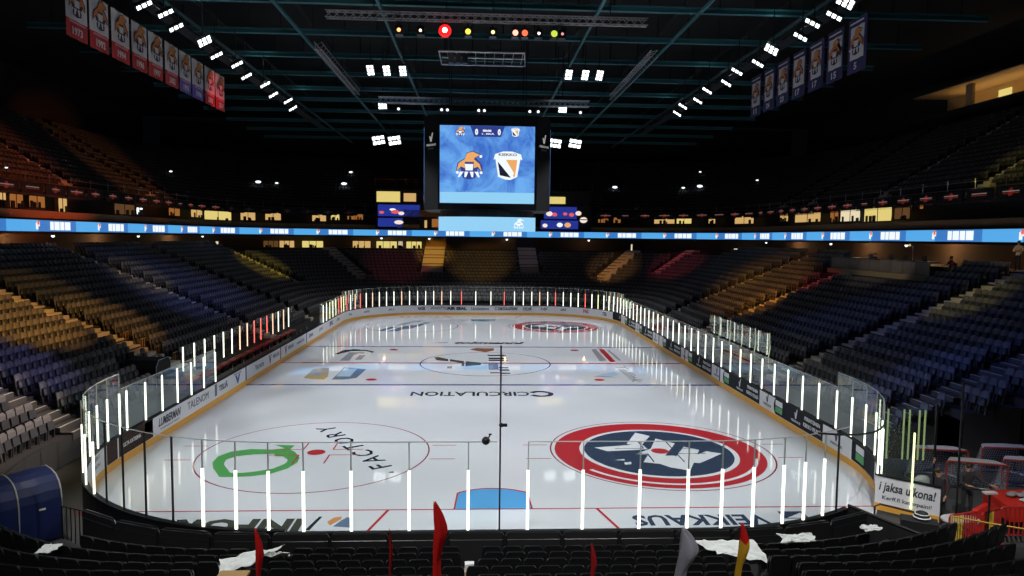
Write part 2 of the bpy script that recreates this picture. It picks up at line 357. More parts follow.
# red and navy roundel (right circle), repeated at the far right
def roundel(cx, cy, k):
    T = lambda pts: [(cx + (x - 7) * k, cy + (y - 10) * k) for x, y in pts]
    deco('roundel_red', [T(disc((6.9, 9.95), 4.25, 64))], P_RED, .004)
    ring('roundel_rim', T([(6.9, 9.95)])[0], 3.02 * abs(k), 3.22 * abs(k), P_WHITE, .0052)
    deco('roundel_navy', [T(disc((6.9, 9.95), 3.02, 64))], P_NAVY, .005)
    bars = [[(6.58, 12.69), (7.11, 12.16), (6.32, 10.59), (5.84, 11.03)], [(4.37, 10.51), (6.46, 10.95), (6.56, 10.24), (4.81, 9.99)], [(7.27, 11.77), (7.93, 11.05), (6.53, 8.39), (5.98, 8.58), (6.4, 9.56)],
            [(6.4, 9.56), (7.0, 10.6), (5.89, 9.6)], [(8.16, 10.57), (8.68, 10.11), (7.52, 7.55), (6.80, 8.02)], [(6.41, 8.60), (6.92, 7.90), (7.51, 8.59), (7.44, 9.39), (6.77, 9.39)], [(7.48, 8.7), (8.17, 8.43), (9.46, 9.63), (8.92, 9.94)], [(4.9, 8.85), (5.3, 9.0), (5.3, 8.8)], [(5.2, 8.55), (5.5, 8.65), (5.45, 8.35), (5.2, 8.3)]]
    deco('roundel_letter', [T(q) for q in bars], P_WHITE, .006)
    ring('roundel_swoosh', T([(6.9, 9.95)])[0], 3.75 * abs(k), 3.9 * abs(k), P_WHITE, .0055, 40, 215, 345)
roundel(7, 10, 1); roundel(7, 50, -1)
XR, YR = (-1, 0, 0), (0, -1, 0)
MB().text('VEIKKAUS', (6.47, 3.0, .003), XR, YR, 1, P_NAVY, .002, .03, 0, w=4.3, h=.82).build('veikkaus_lettering', ICE)
b = MB(); b.prism(rect(9.15, 9.95, 3.05, 3.62), (0, 0, .001), X, Y, .002, P_NAVY); b.prism([(9.25, 3.1), (9.85, 3.1), (9.85, 3.5)], (0, 0, .003), X, Y, .002, P_WHITE); b.build('corner_emblem', ICE)
MB().text('INFOR', (-7.75, 2.85, .003), XR, YR, 1, P_OLIVE, .002, .05, 0, w=3.9, h=1.05).build('infor_lettering', ICE)
deco('slash_mark', [[(-5.62, 2.5), (-5.48, 2.5), (-5.32, 3.5), (-5.42, 3.5)]], P_BLACK)
deco('orange_swoosh', [[(-5.09, 3.1), (-4.95, 3.42), (-4.73, 3.5), (-4.70, 3.3), (-4.95, 2.83)]], P_ORANGE); deco('dark_swoosh', [[(-4.84, 2.75), (-4.67, 3.21), (-4.54, 3.44), (-4.40, 3.35), (-4.28, 2.65)]], P_STEEL, .004)
MB().text('CIRCULATION', (-.93, 20.5, .003), XR, YR, 1, P_BLACK, .002, .02, 0, w=6.6, h=1.05).build('circulation_lettering', ICE)
ring('circulation_emblem', (3.0, 20.5), .42, .72, P_BLACK, .004, 40, -150, 150)
MB().text('tokmanni', (.45, 39.3, .003), X, Y, 1, P_BLACK, .002, .05, .4, w=5.8, h=1.15).build('blue_line_lettering', ICE)
deco('arrow_mark', [[(-4.6, 39.0), (-3.1, 39.15), (-3.0, 39.6), (-3.7, 39.5), (-3.8, 39.3)]], P_GREY)
deco('centre_emblem_dark', [[(-3.68, 32.19), (-3.39, 32.42), (-2.65, 31.54), (-2.61, 30.68), (-3.43, 31.09)], [(-2.50, 31.54), (-1.48, 30.69), (-1.51, 29.98), (-2.50, 30.68)], [(-1.33, 30.70), (-.32, 30.17), (-.32, 29.27), (-1.37, 28.86), (-1.36, 29.99)], [(-1.65, 29.86), (-1.47, 29.86), (-1.45, 28.86), (-1.63, 28.85)], [(-2.60, 28.76), (-2.24, 28.85), (-2.25, 28.0), (-2.57, 27.99)]], P_OLIVE, .006)
deco('centre_emblem_sky', [[(-2.1, 28.9), (-.3, 28.75), (.1, 29.3), (.1, 27.6), (-2.0, 27.7)]], P_SKY, .0055)
deco('centre_emblem_gold', [[(-1.17, 35.86), (-.63, 36.6), (-.04, 36.41), (.72, 36.43), (.70, 35.39), (.03, 34.62), (-.55, 35.11)], [(.26, 26.4), (.9, 26.4), (.9, 26.7), (.28, 26.7)]], P_BROWN, .006)
deco('centre_emblem_text', [[(.17, 33.41), (1.53, 33.44), (1.56, 32.92), (.21, 32.90)], [(.24, 32.17), (1.52, 32.19), (1.55, 31.56), (.27, 31.54)], [(.22, 31.28), (1.57, 31.30), (1.59, 30.87), (.26, 30.85)], [(.9, 28.56), (1.53, 28.58), (1.55, 28.12), (.9, 28.10)], [(.9, 27.72), (1.54, 27.74), (1.56, 27.22), (.9, 27.20)], [(.9, 26.55), (1.55, 26.56), (1.57, 26.21), (.9, 26.2)]], P_BLACK, .007)
deco('centre_emblem_blue', [rect(.2, .85, 27.6, 29.8)], P_STEEL, .006)
deco('gold_shield_emblem', [[(-11.19, 24.82), (-11.25, 27.60), (-10.79, 28.17), (-10.31, 28.06), (-9.8, 25.3), (-9.85, 24.35), (-10.48, 24.44)]], P_GOLD); deco('gold_shield_badge', [[(-10.9, 25.6), (-10.85, 26.8), (-10.5, 27.2), (-10.3, 26.6), (-10.5, 25.5)]], P_GREY, .004)
deco('blue_shield_emblem', [[(-9.40, 24.35), (-9.34, 26.53), (-9.42, 28.37), (-7.83, 27.71), (-7.97, 24.85), (-8.66, 24.36)]], P_STEEL); deco('blue_shield_window', [rect(-9.3, -8.45, 25.3, 27.9)], P_SKY, .004)
deco('grey_script_emblem', [[(-11.11, 33.68), (-10.77, 35.40), (-10.03, 35.83), (-8.99, 35.44), (-8.35, 34.70), (-8.39, 34.21), (-9.08, 35.04), (-10.19, 34.91), (-10.82, 33.4)]], P_BLACK)
deco('grey_block_emblem', [[(-10.18, 30.78), (-10.15, 34.4), (-9.03, 34.4), (-8.95, 33.72), (-9.38, 33.95), (-9.61, 33.0), (-9.5, 30.79)], rect(-9.2, -8.75, 31.2, 33.2)], P_GREY, .0025)
deco('red_stripe_emblem', [[(8.97, 36.29), (9.39, 36.30), (9.26, 30.63), (8.85, 30.62)]], P_RED); deco('dark_stripe_emblem', [[(8.39, 36.03), (8.76, 36.29), (8.69, 31.16), (8.14, 30.8)], [(9.6, 35.8), (9.78, 35.8), (9.76, 31.18), (9.57, 30.97)]], P_GREY)
MB().text('Tallink', (9.25, 26.3, .003), (.02, -1, 0), (1, .02, 0), 1, P_GREY, .002, .02, .2, w=5.4, h=.75).build('grey_lettering', ICE)
deco('sky_ribbon_emblem', [[(6.9, 25.5), (7.6, 26.3), (8.4, 26.9), (8.6, 26.0), (7.8, 25.2)]], P_SKY); deco('dark_ribbon_emblem', [[(6.76, 25.42), (7.51, 25.53), (8.3, 25.1), (7.39, 25.20)]], P_GREY, .004)
deco('slash_emblem', [[(-9.9, 46.4), (-9.2, 46.3), (-8.3, 49.2), (-8.9, 49.2)], [(-8.9, 46.0), (-7.9, 46.1), (-6.9, 50.0), (-7.7, 50.0)], [(-7.6, 47.5), (-6.9, 48.0), (-5.3, 53.0), (-5.9, 53.2)], [(-8.6, 51.0), (-7.9, 51.0), (-6.3, 54.0), (-7.2, 54.0)]], P_STEEL)
deco('far_line_lettering', [rect(-9.0 + k * .75, -8.5 + k * .75, 57.4, 57.8) for k in range(9)], P_GREY)

# ------------------------------------------------------------------ boards
RB = rink(0); RL = dist_on(RB); RO = rink(.12); ROL = dist_on(RO); TOT = RL[-1]
ARC = 8.5 * PI / 2
S_R0 = 5.5 + ARC; S_F0 = S_R0 + 43; S_F1 = S_F0 + ARC; S_F2 = S_F1 + 11; S_L0 = S_F2 + ARC; S_L1 = S_L0 + 43; S_N = S_L1 + ARC
GA = 5.5 + 8.5 * math.radians(33); GB = 5.5 + 8.5 * math.radians(56.5)      # the open gate in the near right corner
def sR(y): return S_R0 + (y - 8.5)          # right side at y
def sL(y): return S_L0 + (51.5 - y)         # left side at y
def board(name, label, s0, s1, key=''):
    a = sample(RB, RL, (s0 + s1) / 2)[0]
    t = thing(name, label, 'rink board', (a[0], a[1], 0), 'white rink boards with yellow kick plate')
    P = sub(RB, RL, s0, s1); Q = outer(P, .1); P1 = outer(P, -.004)
    BT = .99 if key.startswith('near') else 1.06
    t_panel = MB().wall(P, 0, BT, .1, M_BOARD, Q).build('panel', t)
    if key.startswith('n'): MB().strip([(q[0], q[1], 0) for q in outer(P, .106)], [(q[0], q[1], BT) for q in outer(P, .106)], M_CAP).build('backing', t, label='black backing')
    MB().wall(outer(P, -.02), 0.0, .26, .1, M_KICK, outer(P, -.001)).build('kick_plate', t, label='yellow kick plate')
    MB().wall(outer(P, -.03), BT, BT + .05, .1, M_CAP, outer(P, .13)).build('cap_rail', t, label='black cap rail')
    return t_panel
def outer(P, d):
    Q = []
    for i, p in enumerate(P):
        a = P[max(0, i - 1)]; b = P[min(len(P) - 1, i + 1)]; tx, ty = b[0] - a[0], b[1] - a[1]; l = math.hypot(tx, ty); Q.append((p[0] + ty / l * d, p[1] - tx / l * d))
    return Q
BD = {}
for key, label, s0, s1 in (('near_l', 'white rink board along the near end, left of the middle', S_N, TOT - .02), ('near_r', 'white rink board along the near end, right of the middle', 0, GA), ('nrc', 'white rink board in the near right corner beyond the open gate', GB, S_R0),
    ('right_a', 'right side rink board nearest the camera, before the first blue line', S_R0, sR(22.86)), ('right_b', 'right side rink board between the two blue lines', sR(22.86), sR(37.14)), ('right_c', 'right side rink board beyond the far blue line', sR(37.14), S_F0),
    ('frc', 'curved rink board in the far right corner', S_F0, S_F1), ('far', 'straight rink board across the far end with small adverts', S_F1, S_F2), ('flc', 'curved rink board in the far left corner', S_F2, S_L0),
    ('left_c', 'left side rink board beyond the far blue line', S_L0, sL(37.14)), ('left_b', 'left side rink board in front of the players bench', sL(37.14), sL(22.86)), ('left_a', 'left side rink board nearest the camera reading TALENOM', sL(22.86), S_L1), ('nlc', 'curved rink board in the near left corner with brown advert', S_L1, S_N)):
    BD[key] = board('rink_board', label, s0, s1, key)
def place(s, z, off=.006):
    p, d = sample(RB, RL, s); n = (-d[1], d[0])    # inward
    return (p[0] + n[0] * off, p[1] + n[1] * off, z), (-d[0], -d[1], 0)
def ad(key, s, body, w, h, m, z=.7, bold=.02, shear=0, name='advert_lettering'):
    """lettering bent along the boards: each word follows the tangent at its middle"""
    o, xd = place(s, z); MB().text(body, o, xd, (0, 0, 1), 1, m, .004, bold, shear, w=w, h=h).build(name, BD[key])
def adpanel(key, s0, s1, m, z0=.28, z1=1.05, rounded=False, name='advert_panel'):
    P = sub(RB, RL, s0, s1); A = outer(P, -.003)
    b = MB(); b.strip([(p[0], p[1], z0) for p in A], [(p[0], p[1], z1) for p in A], m)
    if rounded:   # bulged end towards the far side
        o, xd = place(s1, (z0 + z1) / 2, .003); R = (z1 - z0) / 2
        b.prism([(0.02, -R)] + [(-.7 * R * math.cos(math.radians(t)), R * math.sin(math.radians(t))) for t in range(-75, 90, 15)] + [(0.02, R)], o, xd, (0, 0, 1), .001, m)
    b.build(name, BD[key])
def tick(b, o, xd, k, m):   # small check-mark emblem
    b.prism([(-.16 * k, .12 * k), (-.06 * k, -.22 * k), (.06 * k, -.22 * k), (.2 * k, .34 * k), (.1 * k, .34 * k), (0, -.02 * k), (-.07 * k, .14 * k)], o, xd, (0, 0, 1), .004, m)
# right side adverts: white tick panel, then dark panel with rounded far end
for key, y0, y1 in (('right_a', 10.3, 14.9), ('right_a', 16.9, 22.0), ('right_b', 24.3, 29.0), ('right_b', 30.9, 35.6), ('right_c', 39.0, 43.6), ('right_c', 45.4, 49.8)):
    adpanel(key, sR(y0), sR(y1), M_DARKAD, rounded=True)
    o, xd = place(sR(y1 - .35), .72); b = MB(); b.prism(rect(-.42, .34, .0, .26), o, xd, (0, 0, 1), .004, M_ADWHITE); b.prism(rect(-.42, .34, -.32, -.04), o, xd, (0, 0, 1), .004, M_ADGREEN); b.build('green_badge', BD[key])
    o, xd = place(sR((y0 + y1) / 2 + .2), .78); b = MB(); tick(b, o, xd, .8, M_ADWHITE); b.build('tick_emblem', BD[key]); ad(key, sR((y0 + y1) / 2 + .2), 'VEIKKAUS', .95, .11, M_ADWHITE, .48)
    ad(key, sR(y0 + .95), 'PERINTEINEN', 1.4, .17, M_ADWHITE, .86, .03); ad(key, sR(y0 + .95), 'KIEKKO PELISSÄ', 1.6, .22, M_ADWHITE, .58, .03)
    if y0 > 11: o, xd = place(sR(y0 - .95), .8); b = MB(); tick(b, o, xd, .8, M_ADINK); b.build('tick_emblem', BD[key]); ad(key, sR(y0 - .95), 'VEIKKAUS', .95, .11, M_ADINK, .5)
for q0, q1 in ((S_F0 + .3, S_F0 + 2.5),):
    adpanel('frc', q0, q1, M_DARKAD, rounded=True); ad('frc', (q0 + q1) / 2 - .3, 'VEIKKAUS', 1.3, .3, M_ADWHITE, .7, .03)
adpanel('nrc', S_R0 - 3.0, S_R0 - .6, M_DARKAD, rounded=True)
o, xd = place(S_R0 - 1.3, .72); b = MB(); b.prism(rect(-.42, .34, .0, .26), o, xd, (0, 0, 1), .02, M_ADWHITE); b.prism(rect(-.42, .34, -.32, -.04), o, xd, (0, 0, 1), .02, M_ADGREEN); b.build('green_badge', BD['nrc'])
o, xd = place(sR(9.2), .8); b = MB(); tick(b, o, xd, .8, M_ADINK); b.build('tick_emblem', BD['right_a']); ad('right_a', sR(9.2), 'VEIKKAUS', .95, .11, M_ADINK, .5)
for key, y, wd in (('right_a', 22.86, .2), ('right_b', 30, .2), ('right_b', 37.0, .2)): adpanel(key, sR(y) - wd / 2, sR(y) + wd / 2, P_BLUE if y != 30 else P_RED, .0, 1.06, name='line_mark')
# left side adverts
adpanel('left_a', sL(11.3), S_L1 - .05, M_ADBROWN); adpanel('nlc', S_L1 + .05, S_L1 + .9, M_ADBROWN); ad('left_a', sL(9.5), 'KULTA KATRIINA', 1.5, .16, M_ADWHITE, .66, .02)
adpanel('left_a', sL(11.25), sL(10.6), M_ADAMBER, .55, 1.02, name='amber_picture')
ad('nlc', S_L1 + 1.9, 'KESKO', 1.0, .14, M_ADGREY, .86); ad('nlc', S_L1 + 1.9, 'ESSGOUR', 1.2, .14, M_ADGREY, .58)
ad('left_a', sL(12.9), 'LUMBERMAN', 2.2, .36, M_ADINK, .72, .03, .3); ad('left_a', sL(12.9), 'TYÖVAATTEET', 1.9, .09, M_ADGREY, .42)
ad('left_a', sL(16.0), 'TALENOM', 2.5, .36, M_ADINK, .7, .0); ad('left_a', sL(19.3), 'TELIÄ', 1.3, .36, M_ADGREY, .72, .05); adpanel('left_a', sL(18.4), sL(18.1), M_ADGREY, .4, 1.0)
ad('left_a', sL(21.5), 'V', .8, .5, M_ADBLUE, .62, .06); ad('left_a', sL(21.5), 'FINNAIR', 1.2, .1, M_ADGREY, .95)
ad('left_b', sL(25.4), 'Varuste', 1.7, .34, M_ADGREY, .68); ad('left_b', sL(27.6), 'V', .55, .62, M_ADINK, .65, .04); ad('left_b', sL(28.9), 'VEIKKAUS', 1.5, .26, M_ADGREY, .72)
ad('left_b', sL(31.3), 'V', .55, .62, M_ADINK, .65, .04); ad('left_b', sL(32.6), 'VEIKKAUS', 1.5, .26, M_ADGREY, .72); ad('left_b', sL(35.3), 'WWKENTTÄ', 2.2, .24, M_ADBLUE, .68)
ad('left_c', sL(38.7), 'SIWA', 1.4, .3, M_ADINK, .68); ad('left_c', sL(42.2), 'JOPO', 1.4, .3, M_ADGREY, .68); ad('left_c', sL(46.5), 'IFK', 1.6, .4, M_ADBLUE, .68, .05); ad('left_c', sL(49.5), 'ATRIA', 1.3, .3, M_ADGREY, .68)
for key, y in (('left_a', 22.9), ('left_b', 30), ('left_c', 37.2)): adpanel(key, sL(y) - .1, sL(y) + .1, P_BLUE if y != 30 else P_BROWN, .0, 1.06, name='line_mark')
ad('flc', S_L0 - 2.3, 'taksi', 1.3, .25, M_ADGREY); ad('flc', S_L0 - 5.2, 'muoto', 1.4, .25, M_ADGREY); ad('flc', S_L0 - 8.4, 'PALAUTE', 2.0, .2, M_ADGREY); ad('flc', S_L0 - 12, 'A RAKENNE', 2.4, .34, M_ADINK, .7, .04)
xs = lambda x: S_F1 + (5.5 - x)
ad('flc', S_L0 - 13.1 , '.', .1, .1, M_ADINK)
for s, t, w, h, m, bo in ((xs(-5.0), 'Q HOUKUTTELE', 2.2, .26, M_ADGREY, 0), (xs(-2.9), 'AIR SEAL', 2.1, .26, M_ADINK, .05), (xs(-.3), 'Länsisatama', 1.9, .26, M_ADGREY, 0), (xs(2.6), 'C CIRCULATION', 2.4, .26, M_ADINK, .02), (xs(5.0), 'HELMI', .9, .26, M_ADGREY, 0)): ad('far', s, t, w * 1.05, h * 1.35, m, .72, bo + .02)
for s, t, w, h, m in ((S_F1 - 1.4, 'LUJA', 1.1, .26, M_ADGREY), (S_F1 - 3.5, 'HALLINTO', 1.9, .2, M_ADGREY), (S_F1 - 6.5, 'KIVIPALVELU', 2.4, .3, M_ADRED), (S_F1 - 9.4, 'TELIÄ', 1.4, .34, M_ADINK), (S_F1 - 12.0, 'SILMÄASEMA', 1.8, .26, M_ADINK))[:5 - 1]: ad('frc', s, t, w, h * 1.3, m, .72, .04)
# the open gate leaf
t = thing('rink_gate', 'open white rink gate beside the goals reading jaksa ulkona', 'rink gate', (13, 3.35, 0))
g0 = Vector((12.42, 3.72, 0)); g1 = Vector((13.75, 2.48, 0)); gd = (g1 - g0).normalized(); gn = Vector((gd.y, -gd.x, 0))   # facing the camera side
def gbox(a, b_, z0, z1, t0, t1, m, name, lab=None):
    p = [g0 + gd * a + gn * t0, g0 + gd * b_ + gn * t0, g0 + gd * b_ + gn * t1, g0 + gd * a + gn * t1]
    return MB().hexa([q + Vector((0, 0, z0)) for q in p] + [q + Vector((0, 0, z1)) for q in p], m).build(name, t, label=lab)
GLn = 1.82
pnl = gbox(0, GLn, .03, 1.15, -.08, 0, M_BOARD, 'panel'); gbox(0, GLn, .03, .26, .001, .02, M_KICK, 'kick_plate', 'yellow kick plate'); gbox(-.02, GLn + .02, 1.15, 1.2, -.1, .03, M_CAP, 'cap_rail')
xg = gd if gd.cross(Vector((0, 0, 1))).dot(gn) > 0 else -gd
b = MB(); gc = g0 + gd * (GLn / 2) + gn * .006
b.text('i jaksa ulkona!', gc + Vector((0, 0, .80)), xg, (0, 0, 1), 1, M_ADINK, .004, .022, .2, w=1.6, h=.40)
b.build('lettering', pnl); b = MB(); b.text('Kerff.fi kattopaini!', gc + Vector((0, 0, .46)), xg, (0, 0, 1), 1, M_ADINK, .004, .01, .1, w=1.4, h=.17); b.build('lettering', pnl)
gbox(.05, 1.0, 1.2, 2.9, -.05, -.035, M_GLASS, 'glass_pane'); gbox(1.02, 1.07, .3, 2.75, -.0, .05, L_YEL, 'lit_post', 'glowing pale post')
gbox(.02, .06, 1.2, 2.7, -.06, -.01, L_POST, 'lit_post')
t = thing('rink_gate', 'tall greenish glass panes with painted reflections standing behind the white gate', 'rink gate', (14.2, 5.0, 0))
g0 = Vector((13.55, 5.25, 0)); g1 = Vector((15.25, 4.95, 0)); gd = (g1 - g0).normalized(); gn = Vector((gd.y, -gd.x, 0)); GLn = 1.72
gbox(0, GLn, .1, 3.0, -.05, -.035, M_GLASS, 'glass_pane'); gbox(0, GLn, .02, .1, -.08, .0, M_STEEL, 'sill')
L_REFL_GRN = lamp('lit_post_reflection', (.55, .75, .30), .35)
for a in (.10, .62, .80, 1.12, 1.30): gbox(a, a + .05, 1.2, 2.95, -.03, 0, L_REFL_GRN, 'lit_post')  # glowing strips painted in for reflections on the glass, not posts
for a in (1.66,): gbox(a, a + .06, 0, 3.2, -.03, .03, M_STEEL, 'post')

# ------------------------------------------------------------------ glass round the rink
def glass_run(where, s_list, zt, cols=None, order='from the near end', count0=1):
    zb = 1.035 if where.startswith('along the near') else 1.115
    for i in range(len(s_list) - 1):
        s0, s1 = s_list[i], s_list[i + 1]; a = sample(RB, RL, s0)[0]; P = outer(sub(RB, RL, s0, s1, max(2, int((s1 - s0) / .4))), .06)
        top = zt(s0, s1) if callable(zt) else zt
        t = thing('glass_panel', 'rink glass pane %s, %s %s' % (where, nth(i + count0), order), 'rink glass', (a[0], a[1], zb), 'rink glass panes with upright posts')
        b = MB(); b.strip([(p[0], p[1], zb) for p in P], [(p[0], p[1], top) for p in P], M_GLASS); b.build('glass_pane', t)
        MB().tube([(p[0], p[1], top) for p in P], .016, M_STEELL, 4).build('top_edge', t)
        p, d = sample(RB, RL, s0); n = (d[1], -d[0]); c = (p[0] + n[0] * .06, p[1] + n[1] * .06); rz = math.atan2(d[1], d[0])
        m = cols(i) if cols else L_POST
        zz = min(2.66, top - .06)
        if m is not None:
            MB().box((c[0], c[1], (zb + zz) / 2), (.066, .045, zz - zb), m, rz).build('post', t, label='glowing white post' if m is L_POST else None)
            MB().box((c[0], c[1], (zz + top) / 2), (.03, .03, top - zz), M_STEELL, rz).build('joint', t)
        else:
            MB().box((c[0], c[1], (zb + top) / 2), (.042, .04, top - zb), M_STEEL, rz).build('post', t, label='dark steel post')
xs_near = [-5.0, -3.78, -2.29, -.76, .8, 2.25, 3.76, 5.05]
sN = lambda x: x if x >= 0 else TOT + x
H_END, H_SIDE = 3.42, 2.82
right_near = [0.8, 2.25, 3.76, 5.05, 5.97, 6.86, 7.78, 8.51, 9.25, 9.85, GA]
glass_run('along the near end right of the middle', right_near, H_END, lambda i: None if i > 8 else L_POST, 'from the mast')
lst = [S_N - q for q in (9.2, 7.9, 6.9, 5.95, 5.0, 4.05, 3.1, 2.17, 1.25, .4)] + [TOT - q for q in (5.0, 3.78, 2.29, .76, .01)]
glass_run('along the near end left of the middle', lst, H_END, lambda i: None if i in (3, 4, 5, 6) else L_POST, 'from the left corner')
glass_run('at the near right corner', [GB + k * (S_R0 + .9 - GB) / 5 for k in range(6)], H_END, None, 'from the open gate')
rs = [sR(9.4 + 1.49 * k) for k in range(0, 29)]
glass_run('on the right side', rs, H_SIDE)
fs = [sR(9.4 + 1.49 * 28)] + [S_F0 + k * (S_F1 - S_F0) / 15 for k in range(1, 16)] + [S_F1 + q for q in (.95, 1.95, 3.1, 4.6, 6.3, 7.9, 9.1, 10.1, 11)] + [S_F2 + k * (S_L0 - S_F2) / 15 for k in range(1, 16)]
fcol = {18: L_RED, 21: L_RED, 14: L_PEACH, 12: L_RED, 23: L_PEACH, 28: L_PEACH, 32: L_PEACH, 34: L_RED, 35: L_PEACH, 37: L_RED, 38: L_YEL, 39: L_RED, 6: L_YEL, 8: L_RED}
glass_run('around the far end', fs, 3.12, lambda i: fcol.get(i, L_POST), 'counting from the right side')
ls = [S_L0 + 1.35 * k for k in range(0, 8)]
glass_run('on the far left side', ls, H_SIDE, lambda i: (L_PEACH, L_RED, L_YEL, L_POST, L_YEL, L_POST, L_POST)[i % 7], 'from the far corner')
ls = [sL(18.4 - 1.51 * k) for k in range(0, 7)] + [sL(8.9)]
glass_run('on the near left side', ls, H_SIDE, None, 'from the players bench')
ls = [S_L1 - .3 + k * .9 for k in range(5)]
glass_run('at the near left corner', ls, H_END, None, 'from the left side')
# cable along the near glass top and the mast with cameras
P = sub(RB, RL, GA - 1.5, S_R0, 14); P = outer(P, .1)
tag(MB().tube([(p[0], p[1], 3.44 - .55 * math.sin(PI * i / 13)) for i, p in enumerate(P)], .03, M_STEEL).build('net_cable'), 'black cable sagging across the open gate in the near right corner', 'cable')
t = thing('camera_mast', 'thin black upright mast standing behind the near glass at the middle', 'mast', (.04, -.75, .0))
MB().tube([(.04, -.75, 0), (.04, -.75, 6.05)], .021, M_STEEL, 8).build('pole', t); MB().box((.04, -.75, .02), (.5, .4, .04), M_STEEL).build('base', t)
b = MB(); b.box((.12, -.75, 4.05), (.18, .07, .07), M_STEEL); b.ball((.06, -.75, 4.05), .06, M_STEEL); b.build('clamp', t)
t = thing('goal_camera', 'small round black camera clipped on top of the near glass', 'camera', (-.31, -.1, 3.4))
MB().ball((-.31, -.1, 3.46), .11, M_STEEL, n=12).build('body', t, True); b = MB(); b.tube([(-.26, -.1, 3.5), (-.2, -.1, 3.62)], .02, M_STEEL); b.box((-.2, -.1, 3.63), (.08, .05, .03), M_STEEL); b.build('bracket', t)

# ------------------------------------------------------------------ players bench and penalty box
t = thing('players_bench', 'long dark players bench with red cushions behind the left boards', 'bench', (-15.6, 30, 0))
MB().box((-15.4, 30, .35), (2.2, 23, .3), M_STEEL).build('platform', t)
MB().box((-16.45, 30, .7), (.1, 23, .45), M_STEEL).build('back_wall', t)
M_CUSH = mat('cushion_red', (.40, .035, .03), .5)
for k in range(14): MB().box((-15.75, 19.8 + k * 1.5, .93), (.42, 1.3, .12), M_CUSH).box((-15.75, 19.8 + k * 1.5, .68), (.3, 1.0, .36), M_STEEL).build('cushion', t, label='red bench cushion')
for k in range(11): tag(MB().tube([(-14.45, 22 + k * 1.7 + (k % 3) * .2, 1.07), (-14.45, 22 + k * 1.7 + (k % 3) * .2, 1.22), (-14.45, 22 + k * 1.7 + (k % 3) * .2, 1.28)], .035, mat('bottle_white', (.6, .6, .62), .4), 8, r1=.018).build('drink_bottle'), 'small white drink bottle on the ledge of the players bench boards', 'bottle', 'bottles along the players bench')
MB().wall([(-14.13, 19), (-14.13, 41)], 1.02, 1.07, .5, M_STEEL, [(-14.6, 19), (-14.6, 41)]).build('ledge', t)
bcol = [L_POST, L_POST, L_POST, L_POST, L_POST, L_POST, L_PEACH, L_PEACH, L_RED, L_RED, L_RED, L_PEACH, L_POST, L_PEACH, L_POST]
for k in range(15):
    y = 20.35 + 1.5 * k
    g = thing('glass_panel', 'rear glass pane behind the players bench, %s from the near end' % nth(k + 1), 'bench glass', (-16.5, y, .9), 'rear glass panes behind the players bench')
    MB().box((-16.5, y, 1.75), (.05, .07, 1.7), bcol[k]).build('post', g, label='glowing post')
    b = MB(); b.strip([(-16.5, y, .9), (-16.5, y + 1.5, .9)], [(-16.5, y, 2.65), (-16.5, y + 1.5, 2.65)], M_GLASS); b.build('glass_pane', g)
for k in range(5):
    y = 21.5 + k * 2.1
    g = thing('glass_panel', 'penalty box rear glass pane behind the right boards, %s from the near end' % nth(k + 1), 'penalty box glass', (16.4, y, 1.2), 'penalty box glass panes')
    MB().tube([(16.4, y, 1.3), (16.4, y + .1, 1.9), (16.4, y - .08, 2.5), (16.4, y + .05, 3.35)], .028, lamp('lit_post_bent_reflection', (.85, .95, .6), .5), 6).build('post', g)  # wavy glowing tube imitates a post's bent reflection in the glass
    b = MB(); b.strip([(16.4, y, 1.2), (16.4, y + 2.1, 1.2)], [(16.4, y, 3.3), (16.4, y + 2.1, 3.3)], M_GLASS); b.build('glass_pane', g)
t = thing('penalty_box', 'dark penalty box with low bench behind the right boards', 'bench', (15.4, 27, 0)); MB().box((15.2, 27, .3), (1.9, 12, .3), M_STEEL).build('platform', t); MB().box((16.2, 27, .75), (.1, 12, .9), M_STEEL).build('back_wall', t); MB().box((15.7, 27, .7), (.4, 11, .1), M_STEEL).box((15.75, 27, .55), (.25, 10.5, .25), M_STEEL).build('bench', t)

# ------------------------------------------------------------------ lower bowl
NR, RD, RH, O0, Z0 = 18, .85, .357, 2.0, 1.0
ZB = lambda o: Z0 + (o - O0) / RD * RH
def cut(P, k):   # keep the lane beside the open gate clear
    return [p for p in P if not (p[0] > 5 and p[1] < RLIM(k)) and not (p[0] < -5 and p[1] < (4.2 if k < 7 else 1.0))]
RLIM = lambda k: 8.6 if k < 3 else 7.6 if k < 5 else 3.0
def pairs(k, o0, o1):
    A = Upath(o0); B = Upath(o1); ok = set(cut(A, k)); i = [j for j in range(len(A)) if A[j] in ok]; return A[i[0]:i[-1] + 1], B[i[0]:i[-1] + 1]
b = MB()
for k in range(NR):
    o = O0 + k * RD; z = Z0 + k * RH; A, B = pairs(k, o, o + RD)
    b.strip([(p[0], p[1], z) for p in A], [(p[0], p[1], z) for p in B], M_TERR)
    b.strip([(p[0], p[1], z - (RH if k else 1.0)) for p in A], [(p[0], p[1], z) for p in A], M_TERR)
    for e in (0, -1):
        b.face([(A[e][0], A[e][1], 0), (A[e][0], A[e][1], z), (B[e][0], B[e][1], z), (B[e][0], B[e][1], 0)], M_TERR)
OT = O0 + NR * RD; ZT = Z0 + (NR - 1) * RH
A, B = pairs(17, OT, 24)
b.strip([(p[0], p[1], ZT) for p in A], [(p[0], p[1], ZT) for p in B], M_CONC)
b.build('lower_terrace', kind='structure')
b = MB(); A = Upath(20.5); b.strip([(p[0], p[1], ZT) for p in A], [(p[0], p[1], 8.7) for p in A], M_BROWNW); b.build('wall_concourse', kind='structure')
